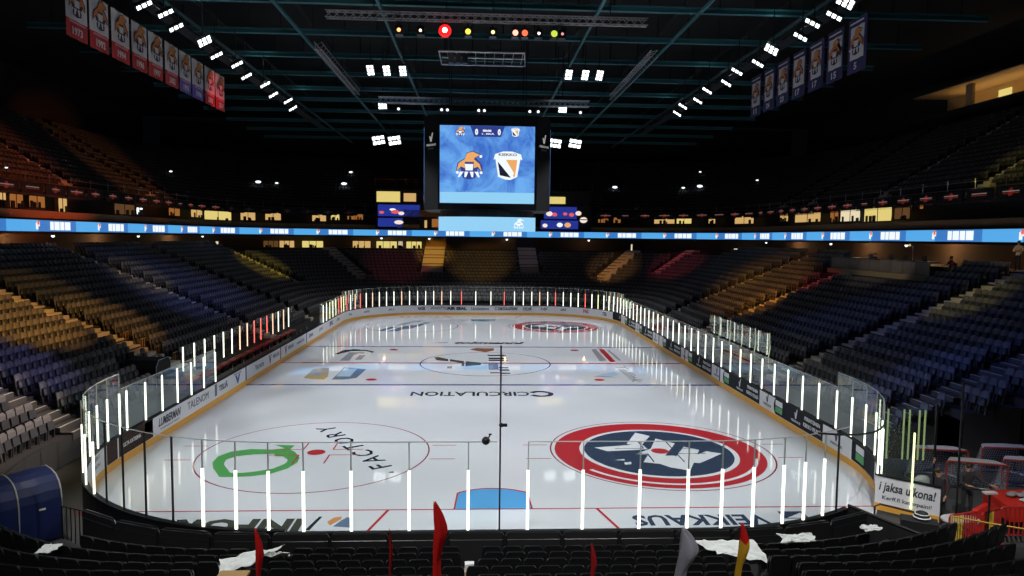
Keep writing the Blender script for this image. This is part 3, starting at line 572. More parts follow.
b = MB(); A = Upath(17.0); B = Upath(24); b.strip([(p[0], p[1], 8.62) for p in A], [(p[0], p[1], 8.62) for p in B], M_WALL); b.strip([(p[0], p[1], 9.7) for p in A], [(p[0], p[1], 9.7) for p in B], M_WALL); b.build('balcony_slab', kind='structure')
AIS = [((-14, 9.8), (-33, 9.8), .7), ((-14, 21), (-33, 21), .8), ((-14, 35.2), (-33, 35.2), .75), ((-14, 47.4), (-33, 47.4), .5), ((-20.5, 60.3), (-30, 64.3), .75), ((-14.3, 67.0), (-20.3, 75.2), .9),
       ((-6.4, 69.3), (-6.4, 79), 1.35), ((6, 69.3), (6, 79), 1.2), ((14.3, 67.0), (20.3, 75.2), 1.0), ((20.7, 65.3), (30.5, 74.5), .7), ((14, 46.6), (33, 46.6), .85), ((14, 35.8), (33, 35.8), .85), ((14, 20.0), (33, 20.0), .8), ((14, 10.2), (33, 10.2), .7)]
for x, nm in (): pass
def on_aisle(x, y, pad=0.0):
    for a, c, w in AIS:
        dx, dy = c[0] - a[0], c[1] - a[1]; l = math.hypot(dx, dy); t = ((x - a[0]) * dx + (y - a[1]) * dy) / l
        if -.4 < t < l + 1 and abs((x - a[0]) * dy - (y - a[1]) * dx) / l < w + pad: return True
    return False
def off_of(x, y):   # offset o of a point of the bowl (bisection on the curve family)
    lo, hi = 0.0, 30.0
    def inside(o):
        a = 14 + o; r = 8.5 + .5 * o; y0, y1 = -o, 60 + o; ax = abs(x)
        cx = a - r; cy0, cy1 = y0 + r, y1 - r
        if ax > cx and y > cy1: return math.hypot(ax - cx, y - cy1) < r
        if ax > cx and y < cy0: return math.hypot(ax - cx, y - cy0) < r
        return ax < a and y0 < y < y1
    for _ in range(30):
        m = (lo + hi) / 2
        if inside(m): hi = m
        else: lo = m
    return (lo + hi) / 2
M_NOSE = mat('step_nosing', (.62, .58, .50), .6)
for a, c, w in AIS:
    m_step = M_STEPD if abs(a[1] - 10) < .5 else M_STEP
    b = MB(); dx, dy = c[0] - a[0], c[1] - a[1]; l = math.hypot(dx, dy); dx, dy = dx / l, dy / l; t = 0; n = 0; last = None
    st = .08; cur = None; lev0 = None
    while t < l:
        o = off_of(a[0] + dx * t, a[1] + dy * t); lv = int((o - O0) / (RD / 2)) if o >= O0 else None
        if lv is not None and o < OT and lv != cur:
            if cur is not None: segs.append((cur, s0, t))
            else: segs = []
            cur, s0 = lv, t
        t += st
    segs.append((cur, s0, min(t, s0 + 1.2)))
    for lv, s0, s1 in segs:
        z = Z0 + lv * RH / 2 - .12; m = (s0 + s1) / 2
        b.box((a[0] + dx * m, a[1] + dy * m, z + .06), ((s1 - s0) + .05, 2 * w, .30), m_step, math.atan2(dy, dx))
        b.box((a[0] + dx * (s0 + .03), a[1] + dy * (s0 + .03), z + .212), (.07, 2 * w, .012), M_NOSE, math.atan2(dy, dx))
    b.build('aisle_stair', kind='structure')
# far centre: block walls behind the wide stairs, lower lit rooms
for x, m in ((-6.4, mat('yellow_lit_wall', (.30, .18, .05), .8)), (6, mat('mauve_lit_wall', (.05, .04, .06), .8))):  # wall tones carry the yellow and mauve stage light
    MB().box((x, 79.4, 7.6), (2.8, .5, 2.0), m).build('wall_stairhead', kind='structure')

# ------------------------------------------------------------------ ribbon display
t = thing('ribbon_display', 'long glowing blue ribbon display running round the balcony front', 'led display', (0, 77, 9))
RIB = Upath(16.95, n=3); RIBL = dist_on(RIB)
b = MB(); b.wall(RIB, 8.72, 9.62, .3, M_STEEL, Upath(17.3, n=3)); b.build('casing', t)
tot = RIBL[-1]; i = 0; s = 0
def ribbon_strip(s0, s1, m, z0=8.78, z1=9.56, off=-.02, bb=None):
    P = sub(RIB, RIBL, s0, s1, max(3, int((s1 - s0) / .6) + 1)); Q = [(p[0], p[1]) for p in outer(P[::-1], off)][::-1] if False else inner_of(P, -off)
    bb.strip([(p[0], p[1], z0) for p in Q], [(p[0], p[1], z1) for p in Q], m)
def inner_of(P, d):  # the bowl curve runs left side up, so inward is to the right
    Q = []
    for i, p in enumerate(P):
        a = P[max(0, i - 1)]; c = P[min(len(P) - 1, i + 1)]; tx, ty = c[0] - a[0], c[1] - a[1]; l = math.hypot(tx, ty); Q.append((p[0] + ty / l * d, p[1] - tx / l * d))
    return Q
R1, R2 = [], []
while s < tot - 3:
    seg = 7.8; e = min(tot, s + seg)
    b = MB(); ribbon_strip(s, s + min(3.3, e - s), S_RIB2, bb=b); b.build('screen_section', t, label='cyan display section')
    if e - s > 3.4: b = MB(); ribbon_strip(s + 3.3, e, S_RIB1, bb=b); sec = b.build('screen_section', t, label='deep blue display section')
    if e - s < 7: break
    b = MB(); x = s + 4.6
    for k, wl in enumerate((.42, .62, .50, .7) if i % 2 else (.55, .45, .75, .5)):
        ribbon_strip(x, x + wl, S_WHITE, 8.88, 9.48, -.035, b); x += wl + .07
    b.build('lettering', sec, label='white block lettering')
    b = MB(); c = s + 3.0; ribbon_strip(c, c + .25, S_WHITE, 8.92, 9.36, -.035, b); ribbon_strip(c + .1, c + .42, S_PEACH, 9.12, 9.46, -.04, b); ribbon_strip(c + .16, c + .36, S_RED, 9.25, 9.52, -.045, b); b.build('crest', sec)
    s = e; i += 1
CL = []
for y, x in ((33.5, -30.9), (46, -30.9), (60.5, -30.9), (32, 30.9), (43, 30.9), (57, 30.9)):
    g = thing('downlight', 'small white downlight under the ribbon on the %s side, %s metres along' % ('left' if x < 0 else 'right', {33.5: 'about thirty-three', 46: 'about forty-six', 60.5: 'about sixty', 32: 'about thirty-two', 43: 'about forty-three', 57: 'about fifty-seven'}[y]), 'lamp', (x, y, 8.6))
    MB().box((x, y, 8.56), (.2, .2, .1), M_STEEL).build('housing', g); MB().ball((x, y, 8.47), .12, L_COOL, n=8).build('lens', g); CL.append((x * 33.2 / 30.9, y))
for x in (-13.6, -7.2, 3.3, 14.5):
    g = thing('downlight', 'small white downlight under the far ribbon %s' % {-13.6: 'far left of the scoreboard', -7.2: 'by the yellow-lit stair', 3.3: 'just right of the scoreboard', 14.5: 'well right of the scoreboard'}[x], 'lamp', (x, 76.8, 8.6))
    MB().box((x, 76.8, 8.56), (.25, .25, .1), M_STEEL).build('housing', g); MB().ball((x, 76.8, 8.45), .16, L_COOL, n=8).build('lens', g); CL.append((x, 79.2))

# ------------------------------------------------------------------ suites, upper balcony, upper bowl
def ringpart(o0, o1, z0, z1, m, name):
    b = MB(); A = Upath(o0); B = Upath(o1); b.wall(A, z0, z1, 0, m, B); return b.build(name, kind='structure')
M_PARA = mat('suite_parapet', (.24, .14, .07), .7, noise=.4, nscale=.35)
ringpart(17.6, 17.8, 9.7, 10.25, M_PARA, 'balcony_parapet')
ringpart(20.2, 20.4, 9.7, 12.0, M_WALL, 'wall_suites')
ringpart(18.0, 24.0, 11.65, 11.85, M_WALL, 'upper_slab')
W = [(-33, 31.2, -33, 31.9, 11.4, 10.4), (-33, 32.2, -33, 33.7, 11.4, 10.4), (-33, 34.3, -33, 36.2, 11.4, 10.5), (-33, 37.8, -33, 39.0, 11.4, 10.3), (-33, 46.1, -33, 49.8, 11.4, 10.4), (-33, 50.1, -33, 51.4, 11.2, 10.5), (-33, 57.0, -33, 59.8, 11.5, 10.6), (-32.9, 62.4, -32.6, 64.9, 11.5, 10.6), (-32.5, 65.2, -30.9, 69.5, 11.5, 10.4), (-30.2, 70.7, -28.9, 72.4, 11.6, 10.5), (-28.0, 73.5, -26.4, 74.9, 11.6, 10.6), (-22.9, 77.2, -21.2, 77.9, 11.6, 10.6), (-20.6, 78.1, -19.5, 78.4, 11.6, 10.8), (-18.5, 78.7, -16.4, 78.9, 11.7, 10.9), (16.1, 79.0, 17.5, 78.8, 11.9, 10.9), (18.2, 78.7, 19.2, 78.5, 11.9, 10.9), (23.5, 76.9, 25.9, 75.4, 11.9, 10.8), (26.1, 75.1, 27.7, 73.7, 11.9, 10.8), (29.4, 71.9, 30.0, 71.0, 11.8, 10.8), (31.5, 68.2, 32.6, 64.9, 11.8, 10.7), (33, 58.5, 33, 56.4, 11.7, 10.8), (33, 54.8, 33, 49.2, 11.8, 10.6), (33, 47.4, 33, 45.8, 11.6, 10.5), (33, 45.5, 33, 42.1, 11.6, 10.5), (33, 41.5, 33, 37.4, 11.6, 10.4), (33, 37.1, 33, 35.0, 11.5, 10.5), (33, 35.0, 33, 33.4, 11.6, 11.2)]
WM = [L_WARM, L_AMBER, L_AMBER, L_WARM, L_DIMW, L_COOL, L_AMBER, L_WARM, L_YW, L_WARM, L_WARM, L_WARM, L_YW, L_AMBER, L_AMBER, L_AMBER, L_WARM, L_YW, L_WARM, L_WARM, L_WARM, L_WARM, L_AMBER, L_PALE, L_YW, L_DIMW, L_AMBER]
n = 0
def window(x0, y0, x1, y1, z0, z1, m, bars=2, blinds=True):
    global n
    n += 1; t = bpy.data.objects.new('window_%d' % n, None); COL.objects.link(t); t.location = (x0, y0, z0); t['kind'] = 'structure'
    d = Vector((x1 - x0, y1 - y0, 0)); L = d.length; d.normalize(); nn = Vector((d.y, -d.x, 0))
    if nn.dot(Vector((-x0, 30 - y0, 0))) < 0: nn = -nn
    o = Vector((x0, y0, 0))
    MB().face([o + Vector((0, 0, z0)), o + d * L + Vector((0, 0, z0)), o + d * L + Vector((0, 0, z1)), o + Vector((0, 0, z1))], m).build('pane', t)
    b = MB(); b.tube([o + nn * .03 + Vector((0, 0, z0)), o + nn * .03 + d * L + Vector((0, 0, z0)), o + nn * .03 + d * L + Vector((0, 0, z1)), o + nn * .03 + Vector((0, 0, z1))], .05, M_STEEL, 4, closed=True)
    for k in range(1, bars): q = o + d * (L * k / bars) + nn * .03; b.tube([q + Vector((0, 0, z0)), q + Vector((0, 0, z1))], .035, M_STEEL, 4)
    b.build('window_frame', t)
    rr = random.Random(n); b = MB()   # furniture silhouettes against the lit room
    for k in range(3): u = rr.uniform(.1, .9) * L; h = rr.uniform(.25, .55); w = rr.uniform(.15, .4); q = o + d * u + nn * .1; b.box((q.x, q.y, z0 + h / 2), (w, .1, h), M_STEEL, math.atan2(d.y, d.x))
    b.build('window_shelf', t)
for q, m in zip(W, WM): window(q[0], q[1], q[2], q[3], min(q[4:]), max(q[4:]), m)
for q, m in zip([(-28.2, 73.2, -26.7, 74.7, 7.1, 8.0), (-26.6, 74.8, -25.0, 76.0, 7.05, 8.0), (-24.1, 76.5, -21.6, 77.8, 7.05, 8.0), (-17.8, 78.8, -15.4, 79.0, 7.05, 8.05), (-14.6, 79, -11.8, 79, 7.05, 8.05), (-11.6, 79, -11.0, 79, 7.05, 8.05), (-10.5, 79, -8.4, 79, 7.05, 8.05)], [L_DIMW, L_WARM, L_YW, L_WARM, L_YW, L_PALE, L_YW]): window(*q, m, bars=3)
for x0, y0, x1, y1, z0, z1 in ((20.6, 78.1, 21.9, 77.6, 6.3, 8.0), (31.5, 68.2, 32.0, 66.9, 6.7, 7.7), (-32.2, 66.6, -31.8, 67.6, 6.9, 7.9)): window(x0, y0, x1, y1, z0, z1, L_PALE, 1)
MB().wall([(19.8, 78.5), (21.9, 77.5)], ZT, 8.6, .3, M_WALL, [(20, 79), (22.2, 78)]).build('wall_doorway', kind='structure')
# upper bowl
UAIS = {-1: (14, 25, 41.5, 56.3, 60.5), 1: (14, 23.2, 29, 41, 54, 61)}
UO, UZ, UD, UH, UN = 19.0, 11.9, .85, .50, 18
b = MB()
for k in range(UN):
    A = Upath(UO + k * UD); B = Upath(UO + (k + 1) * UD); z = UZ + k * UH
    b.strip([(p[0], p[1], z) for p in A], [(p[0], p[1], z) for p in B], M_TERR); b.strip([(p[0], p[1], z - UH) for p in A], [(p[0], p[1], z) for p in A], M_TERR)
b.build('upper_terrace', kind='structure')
for sx in (-1, 1):
    for y in UAIS[sx]:
        b = MB()
        for k in range(UN * 2): x = 33 + k * UD / 2; b.box((sx * (x + .21), y, UZ + k * UH / 2 - .05), (.45, 1.2, .3), M_STEP); b.box((sx * (x + .03), y, UZ + k * UH / 2 + .105), (.07, 1.2, .012), M_NOSE)
        b.build('aisle_stair', kind='structure')
# balcony rail with sign panels
UR = Upath(18.05, n=2); URL = dist_on(UR)
t = thing('balcony_rail', 'thin steel guard rail along the upper balcony edge', 'rail', (0, 78, 11.85))
runs = [[]]
for p in UR:
    if p[1] > 70 and (-15.2 < p[0] < -5.6 or 6.9 < p[0] < 15.5):
        if runs[-1]: runs.append([])
    else: runs[-1].append(p)
for R_ in runs:
    b = MB(); b.tube([(p[0], p[1], 12.75) for p in R_], .025, M_ALU, 5); b.tube([(p[0], p[1], 12.3) for p in R_], .018, M_ALU, 4); b.build('rail', t)
s = .6
while s < URL[-1]:
    p = sample(UR, URL, s)[0]
    if not (p[1] > 70 and (-15.2 < p[0] < -5.6 or 6.9 < p[0] < 15.5)): MB().tube([(p[0], p[1], 11.5), (p[0], p[1], 12.95)], .022, M_ALU, 5).build('rail_post', t)
    s += 2.7
E_RED = lamp('sign_red', (.9, .05, .03), .12); E_WHT = lamp('sign_white', (1, .8, .7), .16); E_AMB = lamp('sign_amber', (1, .5, .1), .22)
SG = []
s = 8.0; k = 0
while s < URL[-1] - 6:
    p, d = sample(UR, URL, s + 1.25); k += 1
    side = 'left' if p[0] < -27 and p[1] < 66 else 'right' if p[0] > 27 and p[1] < 66 else 'far'
    SG.append((s, p, d, side)); s += 2.7
cnt = {}
for s, p, d, side in SG:
    if side == 'left' and p[1] < 30 or side == 'right' and p[1] < 20 or side == 'far' and (-16.6 < p[0] < -4.4 or 5.6 < p[0] < 16.8): continue
    cnt[side] = cnt.get(side, 0) + 1; j = cnt[side]
    nn = Vector((d[1], -d[0], 0)); dv = Vector((d[0], d[1], 0)); o = Vector((p[0], p[1], 11.85)) + nn * .06
    t = thing('balcony_sign', 'small black sign panel with red and white print on the %s balcony, %s along' % (side, nth(j)), 'sign', tuple(o), 'sign panels on the upper balcony')
    b = MB(); b.box(o, (2.35, .05, .8), M_CAP, math.atan2(d[1], d[0])); b.build('panel', t)
    b = MB(); rr = random.Random(j + len(side)); q = o + nn * .035
    xd = dv; zd = Vector((0, 0, 1)); flip = -1
    lit = side != 'far' or p[0] > 10
    if rr.random() < .75: b.prism([(-.2, -.24), (.1, -.2), (.26, .02), (.05, .28), (-.18, .16)], q, -xd * flip, zd, .01 * 1, E_RED if lit else M_ADRED)
    w = rr.uniform(.4, .8)
    for r in range(2): b.prism(rect(-w, w, .02 - r * .12, .08 - r * .12), q + nn * .01, -xd * flip, zd, .01, (E_WHT if r == 0 else E_RED) if lit else M_ADGREY)
    b.build('print', t)
for k, (x, y, z, r) in enumerate(((-30.6, 79.3, 15.9, .30), (-28.6, 81, 15.9, .18), (-20, 84.4, 16.2, .32), (-19.7, 88.1, 18.2, .22), (19.5, 84.8, 16.3, .30), (28.7, 81.3, 16.1, .2), (30.8, 80.4, 16.3, .32), (36.9, 75, 16.8, .16), (32.4, 85.4, 18.8, .16), (-38.1, 69.7, 16.3, .16), (-33.6, 33, 13.2, .09))):
    g = thing('tribune_lamp', 'small white lamp on a stem among the dim upper seats, %s of the %s group' % (nth(k % 9 + 1) if k < 9 else nth(k - 8), 'far' if k < 9 else 'left'), 'lamp', (x, y, z - 1), 'lamps among the upper seats')
    MB().tube([(x, y, z - 2.0), (x, y, z)], .03, M_STEEL, 5).build('stem', g); MB().ball((x, y, z), r, L_COOL, (1.3, .7, .6), 8).build('lens', g); MB().box((x, y + .12, z + .1), (r * 2.4, .2, .1), M_STEEL).build('hood', g)
# lit high box at the upper right
t = thing('sky_box', 'high dark box with a long warm-lit opening under the right roof', 'viewing box', (48, 47, 21.8))
M_WW = mat('warm_wall', (.5, .36, .18), .8)
b = MB(); b.box((49.3, 46, 21.9), (4.6, 24, .3), M_WALL); b.box((49.3, 46, 24.6), (4.6, 24, .3), M_WALL); b.box((47.3, 35, 23.2), (.2, 6, 2.6), M_WALL); b.build('body', t)
MB().box((51.2, 46, 23.2), (.2, 23.8, 2.4), M_WW).build('back_wall', t, label='warm beige back wall')
MB().box((47.4, 49.2, 23.0), (.3, .9, 2.4), M_WW).build('pillar', t)
MB().box((51.0, 49.3, 23.4), (.12, 1.6, .9), L_YW).build('lit_pane', t)
la = bpy.data.lights.new('sky_box_tube', 'AREA'); la.shape = 'RECTANGLE'; la.size = .3; la.size_y = 16; la.energy = 110; la.color = (1, .62, .25); lo = bpy.data.objects.new('sky_box_tube', la); COL.objects.link(lo); lo.location = (49.6, 46.5, 22.6); lo.rotation_euler = (0, PI, 0)
MB().box((49.6, 46.5, 22.5), (.34, 16.2, .12), M_STEEL).build('uplight_trough', t); MB().box((49.3, 46, 24.42), (4.4, 23.6, .06), M_WW).build('lit_ceiling', t)
for y in (38, 46, 54): MB().box((49.3, y, 21.2), (.3, .3, 1.6), M_STEEL).build('bracket', t)
# ------------------------------------------------------------------ far towers beside the scoreboard
def tower(x0, x1, side):
    y = 76.6; lab = 'balcony booth of lit floors and blue screens %s of the scoreboard' % side
    t = thing('commentary_booth', lab, 'booth', ((x0 + x1) / 2, y, 9.7)); cx = (x0 + x1) / 2; w = x1 - x0
    b = MB(); b.box((cx, y + 1.6, 12.4), (w, 2.6, 5.2), M_WALL); b.build('body', t)
    for z in (9.75, 11.25, 13.1, 15.0): MB().box((cx, y + .2, z), (w + .1, .5, .12), M_STEEL).build('floor_edge', t)
    def pane(name, a, c, z0, z1, m): return MB().box((x0 + (a + c) / 2 * w, y + .22, (z0 + z1) / 2), ((c - a) * w, .06, z1 - z0), m).build(name, t)
    if side == 'left':
        pane('lit_pane', .02, .40, 13.3, 14.7, L_YW); pane('lit_pane', .46, .66, 13.4, 14.5, L_WARM); pane('lit_pane', .78, .86, 13.6, 14.3, L_DIMW)
        s = pane('screen', .04, .72, 11.4, 12.95, S_DEEP); s2 = pane('screen', .04, .44, 10.0, 11.15, S_DEEP)
        for q, z, r, m, sx_ in ((.32, 12.0, .35, S_RED, 1.6), (.42, 11.8, .3, S_PEACH, 1.4), (.1, 11.9, .25, S_RED, 1.4), (.38, 10.6, .35, S_PEACH, 1.8), (.28, 12.3, .2, S_WHITE, 2.2)): MB().ball((x0 + q * w, y + .17, z), r, m, (sx_, .12, .8), 8).build('picture', s if z > 11.2 else s2)
        pane('orange_front', .46, 1.06, 11.25, 12.3, mat('orange_lit_front', (.45, .18, .05), .6)); pane('orange_front', .36, .72, 9.8, 10.3, mat('orange_lit_front', (.45, .18, .05), .6)); pane('lit_pane', .8, .84, 9.9, 10.9, L_WARM); pane('lit_pane', .92, 1.04, 10.0, 11.1, L_AMBER)
        b = MB()
        for k in range(8): b.tube([(x0 + k * w / 6, y + .1, 15.4), (x0 + k * w / 6, y + .1, 16.4)], .04, M_CUSH, 5)
        b.tube([(x0, y + .1, 16.3), (x1 + 1.5, y + .1, 16.3)], .04, M_CUSH, 5); b.build('roof_rail', t, label='red roof rail')
    else:
        pane('lit_pane', .04, .5, 13.35, 14.3, L_YW); s = pane('screen', .1, .72, 11.3, 12.95, S_DEEP); s2 = pane('screen', .04, .75, 9.95, 11.1, S_DEEP)
        for a, z, r, m in ((.2, 12.0, .38, S_PEACH), (.3, 11.9, .3, S_RED), (.5, 12.0, .25, S_RED), (.62, 11.9, .3, S_RED), (.75, 12.1, .35, S_PEACH), (.12, 10.4, .3, S_PEACH), (.4, 10.5, .35, S_WHITE), (.55, 10.5, .38, S_ORANGE), (.85, 11.2, .45, S_PEACH)): MB().ball((x0 + a * w, y + .17, z), r, m, (1.2, .12, .9), 8).build('picture', s if z > 11.15 else s2)
        b = MB()
        for k in range(6): b.tube([(x0 + k * w / 5, y + .1, 15.4), (x0 + k * w / 5, y + .1, 16.4)], .03, M_ALU, 5)
        b.tube([(x0, y + .1, 16.3), (x1, y + .1, 16.3)], .03, M_STEEL, 5); b.build('roof_rail', t)
tower(-14.4, -6.2, 'left'); tower(7.6, 14.8, 'right')

# ------------------------------------------------------------------ scoreboard
t = thing('scoreboard', 'large hanging scoreboard cube with bright blue screen and two team crests', 'scoreboard', (0, 30, 9))
b = MB(); b.prism([(-3.15, 27.02), (3.15, 27.02), (4.1, 28.0), (4.1, 32), (3.15, 33), (-3.15, 33), (-4.1, 32), (-4.1, 28.0)], (0, 0, 10.45), X, Y, 6.0, M_CAP); b.build('body', t)
b = MB(); b.prism(disc((0, 30), 3.2, 32), (0, 0, 10.0), X, Y, .5, M_STEEL); b.build('neck', t)
scr = MB().box((-.02, 27, 13.33), (6.04, .04, 4.88), S_BLUE).build('screen', t)
MB().box((-.02, 33.02, 13.33), (6.04, .04, 4.88), S_BLUE).build('screen', t)
for sx in (-1, 1): MB().box((sx * 4.1, 30, 13.33), (.04, 3.8, 4.88), S_BLUE).build('screen', t)
FX, FZ = (1, 0, 0), (0, 0, 1); S_LOGO = lamp('lit_logo', (.9, .9, .9), .35)
def crest(b, o, k, kind, S=True):
    """three-lobed cap emblem / shield emblem, flat shapes on a screen or cloth facing -Y (xd given by caller)"""
    pass
def cap_emblem(b, o, xd, k, mo, mw, md):
    o = Vector(o); xd = Vector(xd); n = xd.cross(Vector(FZ)); e = n * .006
    P = lambda q, m, i: b.prism([(x * k, y * k) for x, y in q], o + e * i, xd, FZ, .004, m)
    P([(-.62, -.30), (-.55, .15), (-.2, .38), (-.12, .62), (.18, .72), (.55, .55), (.52, .42), (.30, .42), (.62, .05), (.64, -.30), (.40, -.1), (.30, -.55), (0, -.62), (-.30, -.55), (-.40, -.1)], md, 0)
    P([(-.58, -.24), (-.50, .13), (-.2, .33), (-.2, -.1), (-.38, -.02)], mo, 1); P([(-.2, .34), (-.1, .6), (.17, .68), (.52, .52), (.26, .40), (.2, .2), (-.2, .2)], mo, 1); P([(.22, .33), (.50, .1), (.60, -.24), (.40, -.02), (.22, -.1)], mo, 1)
    P([(-.2, .1), (.2, .1), (.17, -.2), (-.17, -.2)], mw, 1)
    for x in (-.34, -.12, .12, .34): P([(x - .09, -.26), (x + .09, -.26), (x + x * .4 + .03, -.52), (x + x * .4 - .05, -.52)], mw, 1)
    for q in ((-.55, -.3), (.57, -.3), (.55, .46)): P([(q[0] + .07 * math.cos(a), q[1] + .07 * math.sin(a)) for a in np.linspace(0, 5.6, 9)], mw, 2)
def shield_emblem(b, o, xd, k, mo, mw, md):
    o = Vector(o); n = Vector(xd).cross(Vector(FZ)); e = n * .006
    P = lambda q, m, i: b.prism([(x * k, y * k) for x, y in q], o + e * i, xd, FZ, .004, m)
    P([(-.56, .45), (-.30, .52), (.30, .52), (.58, .45), (.42, -.46), (.12, -.6), (-.12, -.58), (-.42, -.46)], mw, 0)
    P([(-.42, .28), (-.05, -.02), (.28, -.48), (.33, -.42), (.42, .28)], mo, 1); P([(-.44, .2), (-.34, -.40), (.15, -.5)], md, 1); P([(-.42, .30), (-.1, .30), (.28, -.30), (.2, -.48), (-.1, -.1)], mw, 2)
    P([(-.62, .28), (-.56, .52), (-.2, .64), (.2, .64), (.58, .52), (.64, .28), (.2, .40), (-.2, .40)], mw, 3)
    b.text('KIEKKO', o + e * 4.2 + Vector((0, 0, .50 * k)), xd, FZ, 1, md, .003, .02, 0, w=.8 * k, h=.12 * k)
b = MB(); cap_emblem(b, (-1.18, 26.97, 13.22), FX, 1.35, S_ORANGE, S_WHITE, S_NAVY); b.build('crest', scr)
b = MB(); shield_emblem(b, (1.28, 26.97, 13.25), FX, 1.45, S_ORANGE, S_WHITE, S_BLACK); b.build('crest', scr)
b = MB(); cap_emblem(b, (-1.75, 26.97, 15.38), FX, .46, S_ORANGE, S_WHITE, S_NAVY); b.build('crest', scr); b = MB(); shield_emblem(b, (1.75, 26.97, 15.38), FX, .45, S_ORANGE, S_WHITE, S_BLACK); b.build('crest', scr)
b = MB(); b.prism([(-1.1, .38), (-.85, -.3), (.85, -.3), (1.1, .38)], (-.02, 26.972, 15.38), FX, FZ, .004, S_NAVY); b.text('0', (-.72, 26.96, 15.38), FX, FZ, 1, S_WHITE, .004, .06, 0, w=.2, h=.4); b.text('0', (.72, 26.96, 15.38), FX, FZ, 1, S_WHITE, .004, .06, 0, w=.2, h=.4)
b.text('00:00', (-.05, 26.96, 15.46), FX, FZ, 1, S_WHITE, .004, .05, 0, w=.55, h=.15); b.text('1. ERÄ', (.02, 26.96, 15.27), FX, FZ, 1, S_WHITE, .004, .03, 0, w=.8, h=.11); b.build('score_bar', scr)
b = MB(); b.prism(rect(-3.02, 3.0, -.36, .34), (0, 26.975, 11.24), FX, FZ, .002, S_CYAN); b.build('lower_band', scr)
P = arcp(0, 33.5, 7.2, 270 - 25.5, 270 + 25.5, 16); Q = arcp(0, 33.5, 7.0, 270 - 25.5, 270 + 25.5, 16)
b = MB(); b.wall(P, 9.10, 10.0, 0, S_CYAN, Q); lsc = b.build('lower_screen', t)
b = MB(); cap_emblem(b, (2.0, 26.52, 9.55), (.96, .28, 0), .55, S_WHITE, S_WHITE, S_CYAN); b.build('crest', lsc)
for sx in (-1, 1):
    xd = Vector((.95, -sx * -.98, 0)).normalized() if sx > 0 else Vector((.95, -.98, 0)).normalized()
    nn = xd.cross(Vector(FZ)); o = Vector((sx * 3.62, 27.5, 15.0)) + nn * .02; b = MB(); tick(b, o, xd, 1.0, S_LOGO); b.text('VEIKKAUS', o + Vector((0, 0, -.42)), xd, FZ, 1, S_LOGO, .004, .02, 0, w=.95, h=.14); b.text('PELAA', o + Vector((0, 0, -.64)), xd, FZ, 1, M_ADWHITE, .004, 0, 0, w=.5, h=.09); b.build('tick_emblem', t)
    for y in (28.5, 31.5): MB().tube([(sx * 2.5, y, 16.4), (sx * 2.5, y, 22.2)], .03, M_STEEL, 5).build('hanging_cable', t)

# ------------------------------------------------------------------ banners
B_RED = mat('banner_red', (.42, .03, .03), .8); B_WHT = mat('banner_white', (.62, .60, .60), .8); B_NAVY = mat('banner_navy', (.025, .025, .10), .8); B_PUR = mat('banner_blue', (.13, .10, .40), .8); B_ORG = mat('banner_orange', (.55, .20, .05), .8); B_DRK = mat('banner_dark', (.03, .025, .05), .8)
def banner(side, y0, wd, zb, zt, label, body, yr, left):
    x = -22 if left else 22; t = thing('hanging_banner', label, 'banner', (x, y0 + wd / 2, zb), 'championship banners on the left' if left else 'player number banners on the right')
    xd = Vector((0, 1, 0)) if left else Vector((0, -1, 0)); nn = xd.cross(Vector(FZ)); c = Vector((x, y0 + wd / 2, 0)); H = zt - zb
    b = MB(); wv = [(-wd / 2 + wd * i / 8, .03 * math.sin(i * 1.7 + y0)) for i in range(9)]
    for i in range(8):
        for z0, z1, m in ((zb, zb + H * .33, body), (zb + H * .33, zt, B_WHT)) if left else ((zb, zb + H * .25, body), (zb + H * .25, zb + H * .85, B_WHT), (zb + H * .85, zt, body)):
            mm = body if (not left and i in (0, 7)) else m
            q = [c + xd * wv[i][0] + nn * wv[i][1], c + xd * wv[i + 1][0] + nn * wv[i + 1][1]]
            b.hexa([q[0] + Vector((0, 0, z0)), q[1] + Vector((0, 0, z0)), q[1] - nn * .02 + Vector((0, 0, z0)), q[0] - nn * .02 + Vector((0, 0, z0)), q[0] + Vector((0, 0, z1)), q[1] + Vector((0, 0, z1)), q[1] - nn * .02 + Vector((0, 0, z1)), q[0] - nn * .02 + Vector((0, 0, z1))], mm)
    cl = b.build('cloth', t)
    b = MB(); cap_emblem(b, c + nn * .05 + Vector((0, 0, zb + H * (.66 if left else .55))), xd, 1.25 if left else 1.2, B_ORG, B_WHT, B_DRK); b.build('crest', cl)
    b = MB(); b.text(yr, c + nn * .05 + Vector((0, 0, zb + H * (.13 if left else .12))), xd, FZ, 1, B_WHT, .004, .03, 0, w=(.95 if left else .32 * len(yr)), h=.42)
    b.build('number', cl); b = MB(); b.prism(rect(-.75, .75, -.05, .05), c + nn * .045 + Vector((0, 0, zb + H * (.285 if left else .92))), xd, FZ, .004, B_WHT if not left else mat('banner_pink', (.6, .25, .25), .8)); b.build('lettering', cl)
    b = MB(); b.tube([c + xd * (-wd / 2) + Vector((0, 0, zt)), c + xd * (wd / 2) + Vector((0, 0, zt))], .03, M_STEEL, 5)
    for s in (-.8, .8): b.tube([c + xd * s + Vector((0, 0, zt)), c + xd * s + Vector((0, 0, 22.2))], .01, M_STEEL, 4)
    b.build('hanging_rod', t)
for k, yr in enumerate(('1973', '1992', '1994', '1996', '1997', '2002', '1995', '1996', '2003', '2014')):
    cl = ('red', 'red', 'red', 'red', 'red', 'red', 'purple', 'purple', 'bright red', 'bright red')[k]; y0 = 20.2 + 2.3 * k
    banner('left', y0, 2.0, 18.98, 21.85, '%s and white hanging banner, %s from the near end of the left row' % (cl, nth(k + 1)), B_PUR if k in (6, 7) else B_RED, yr, True)
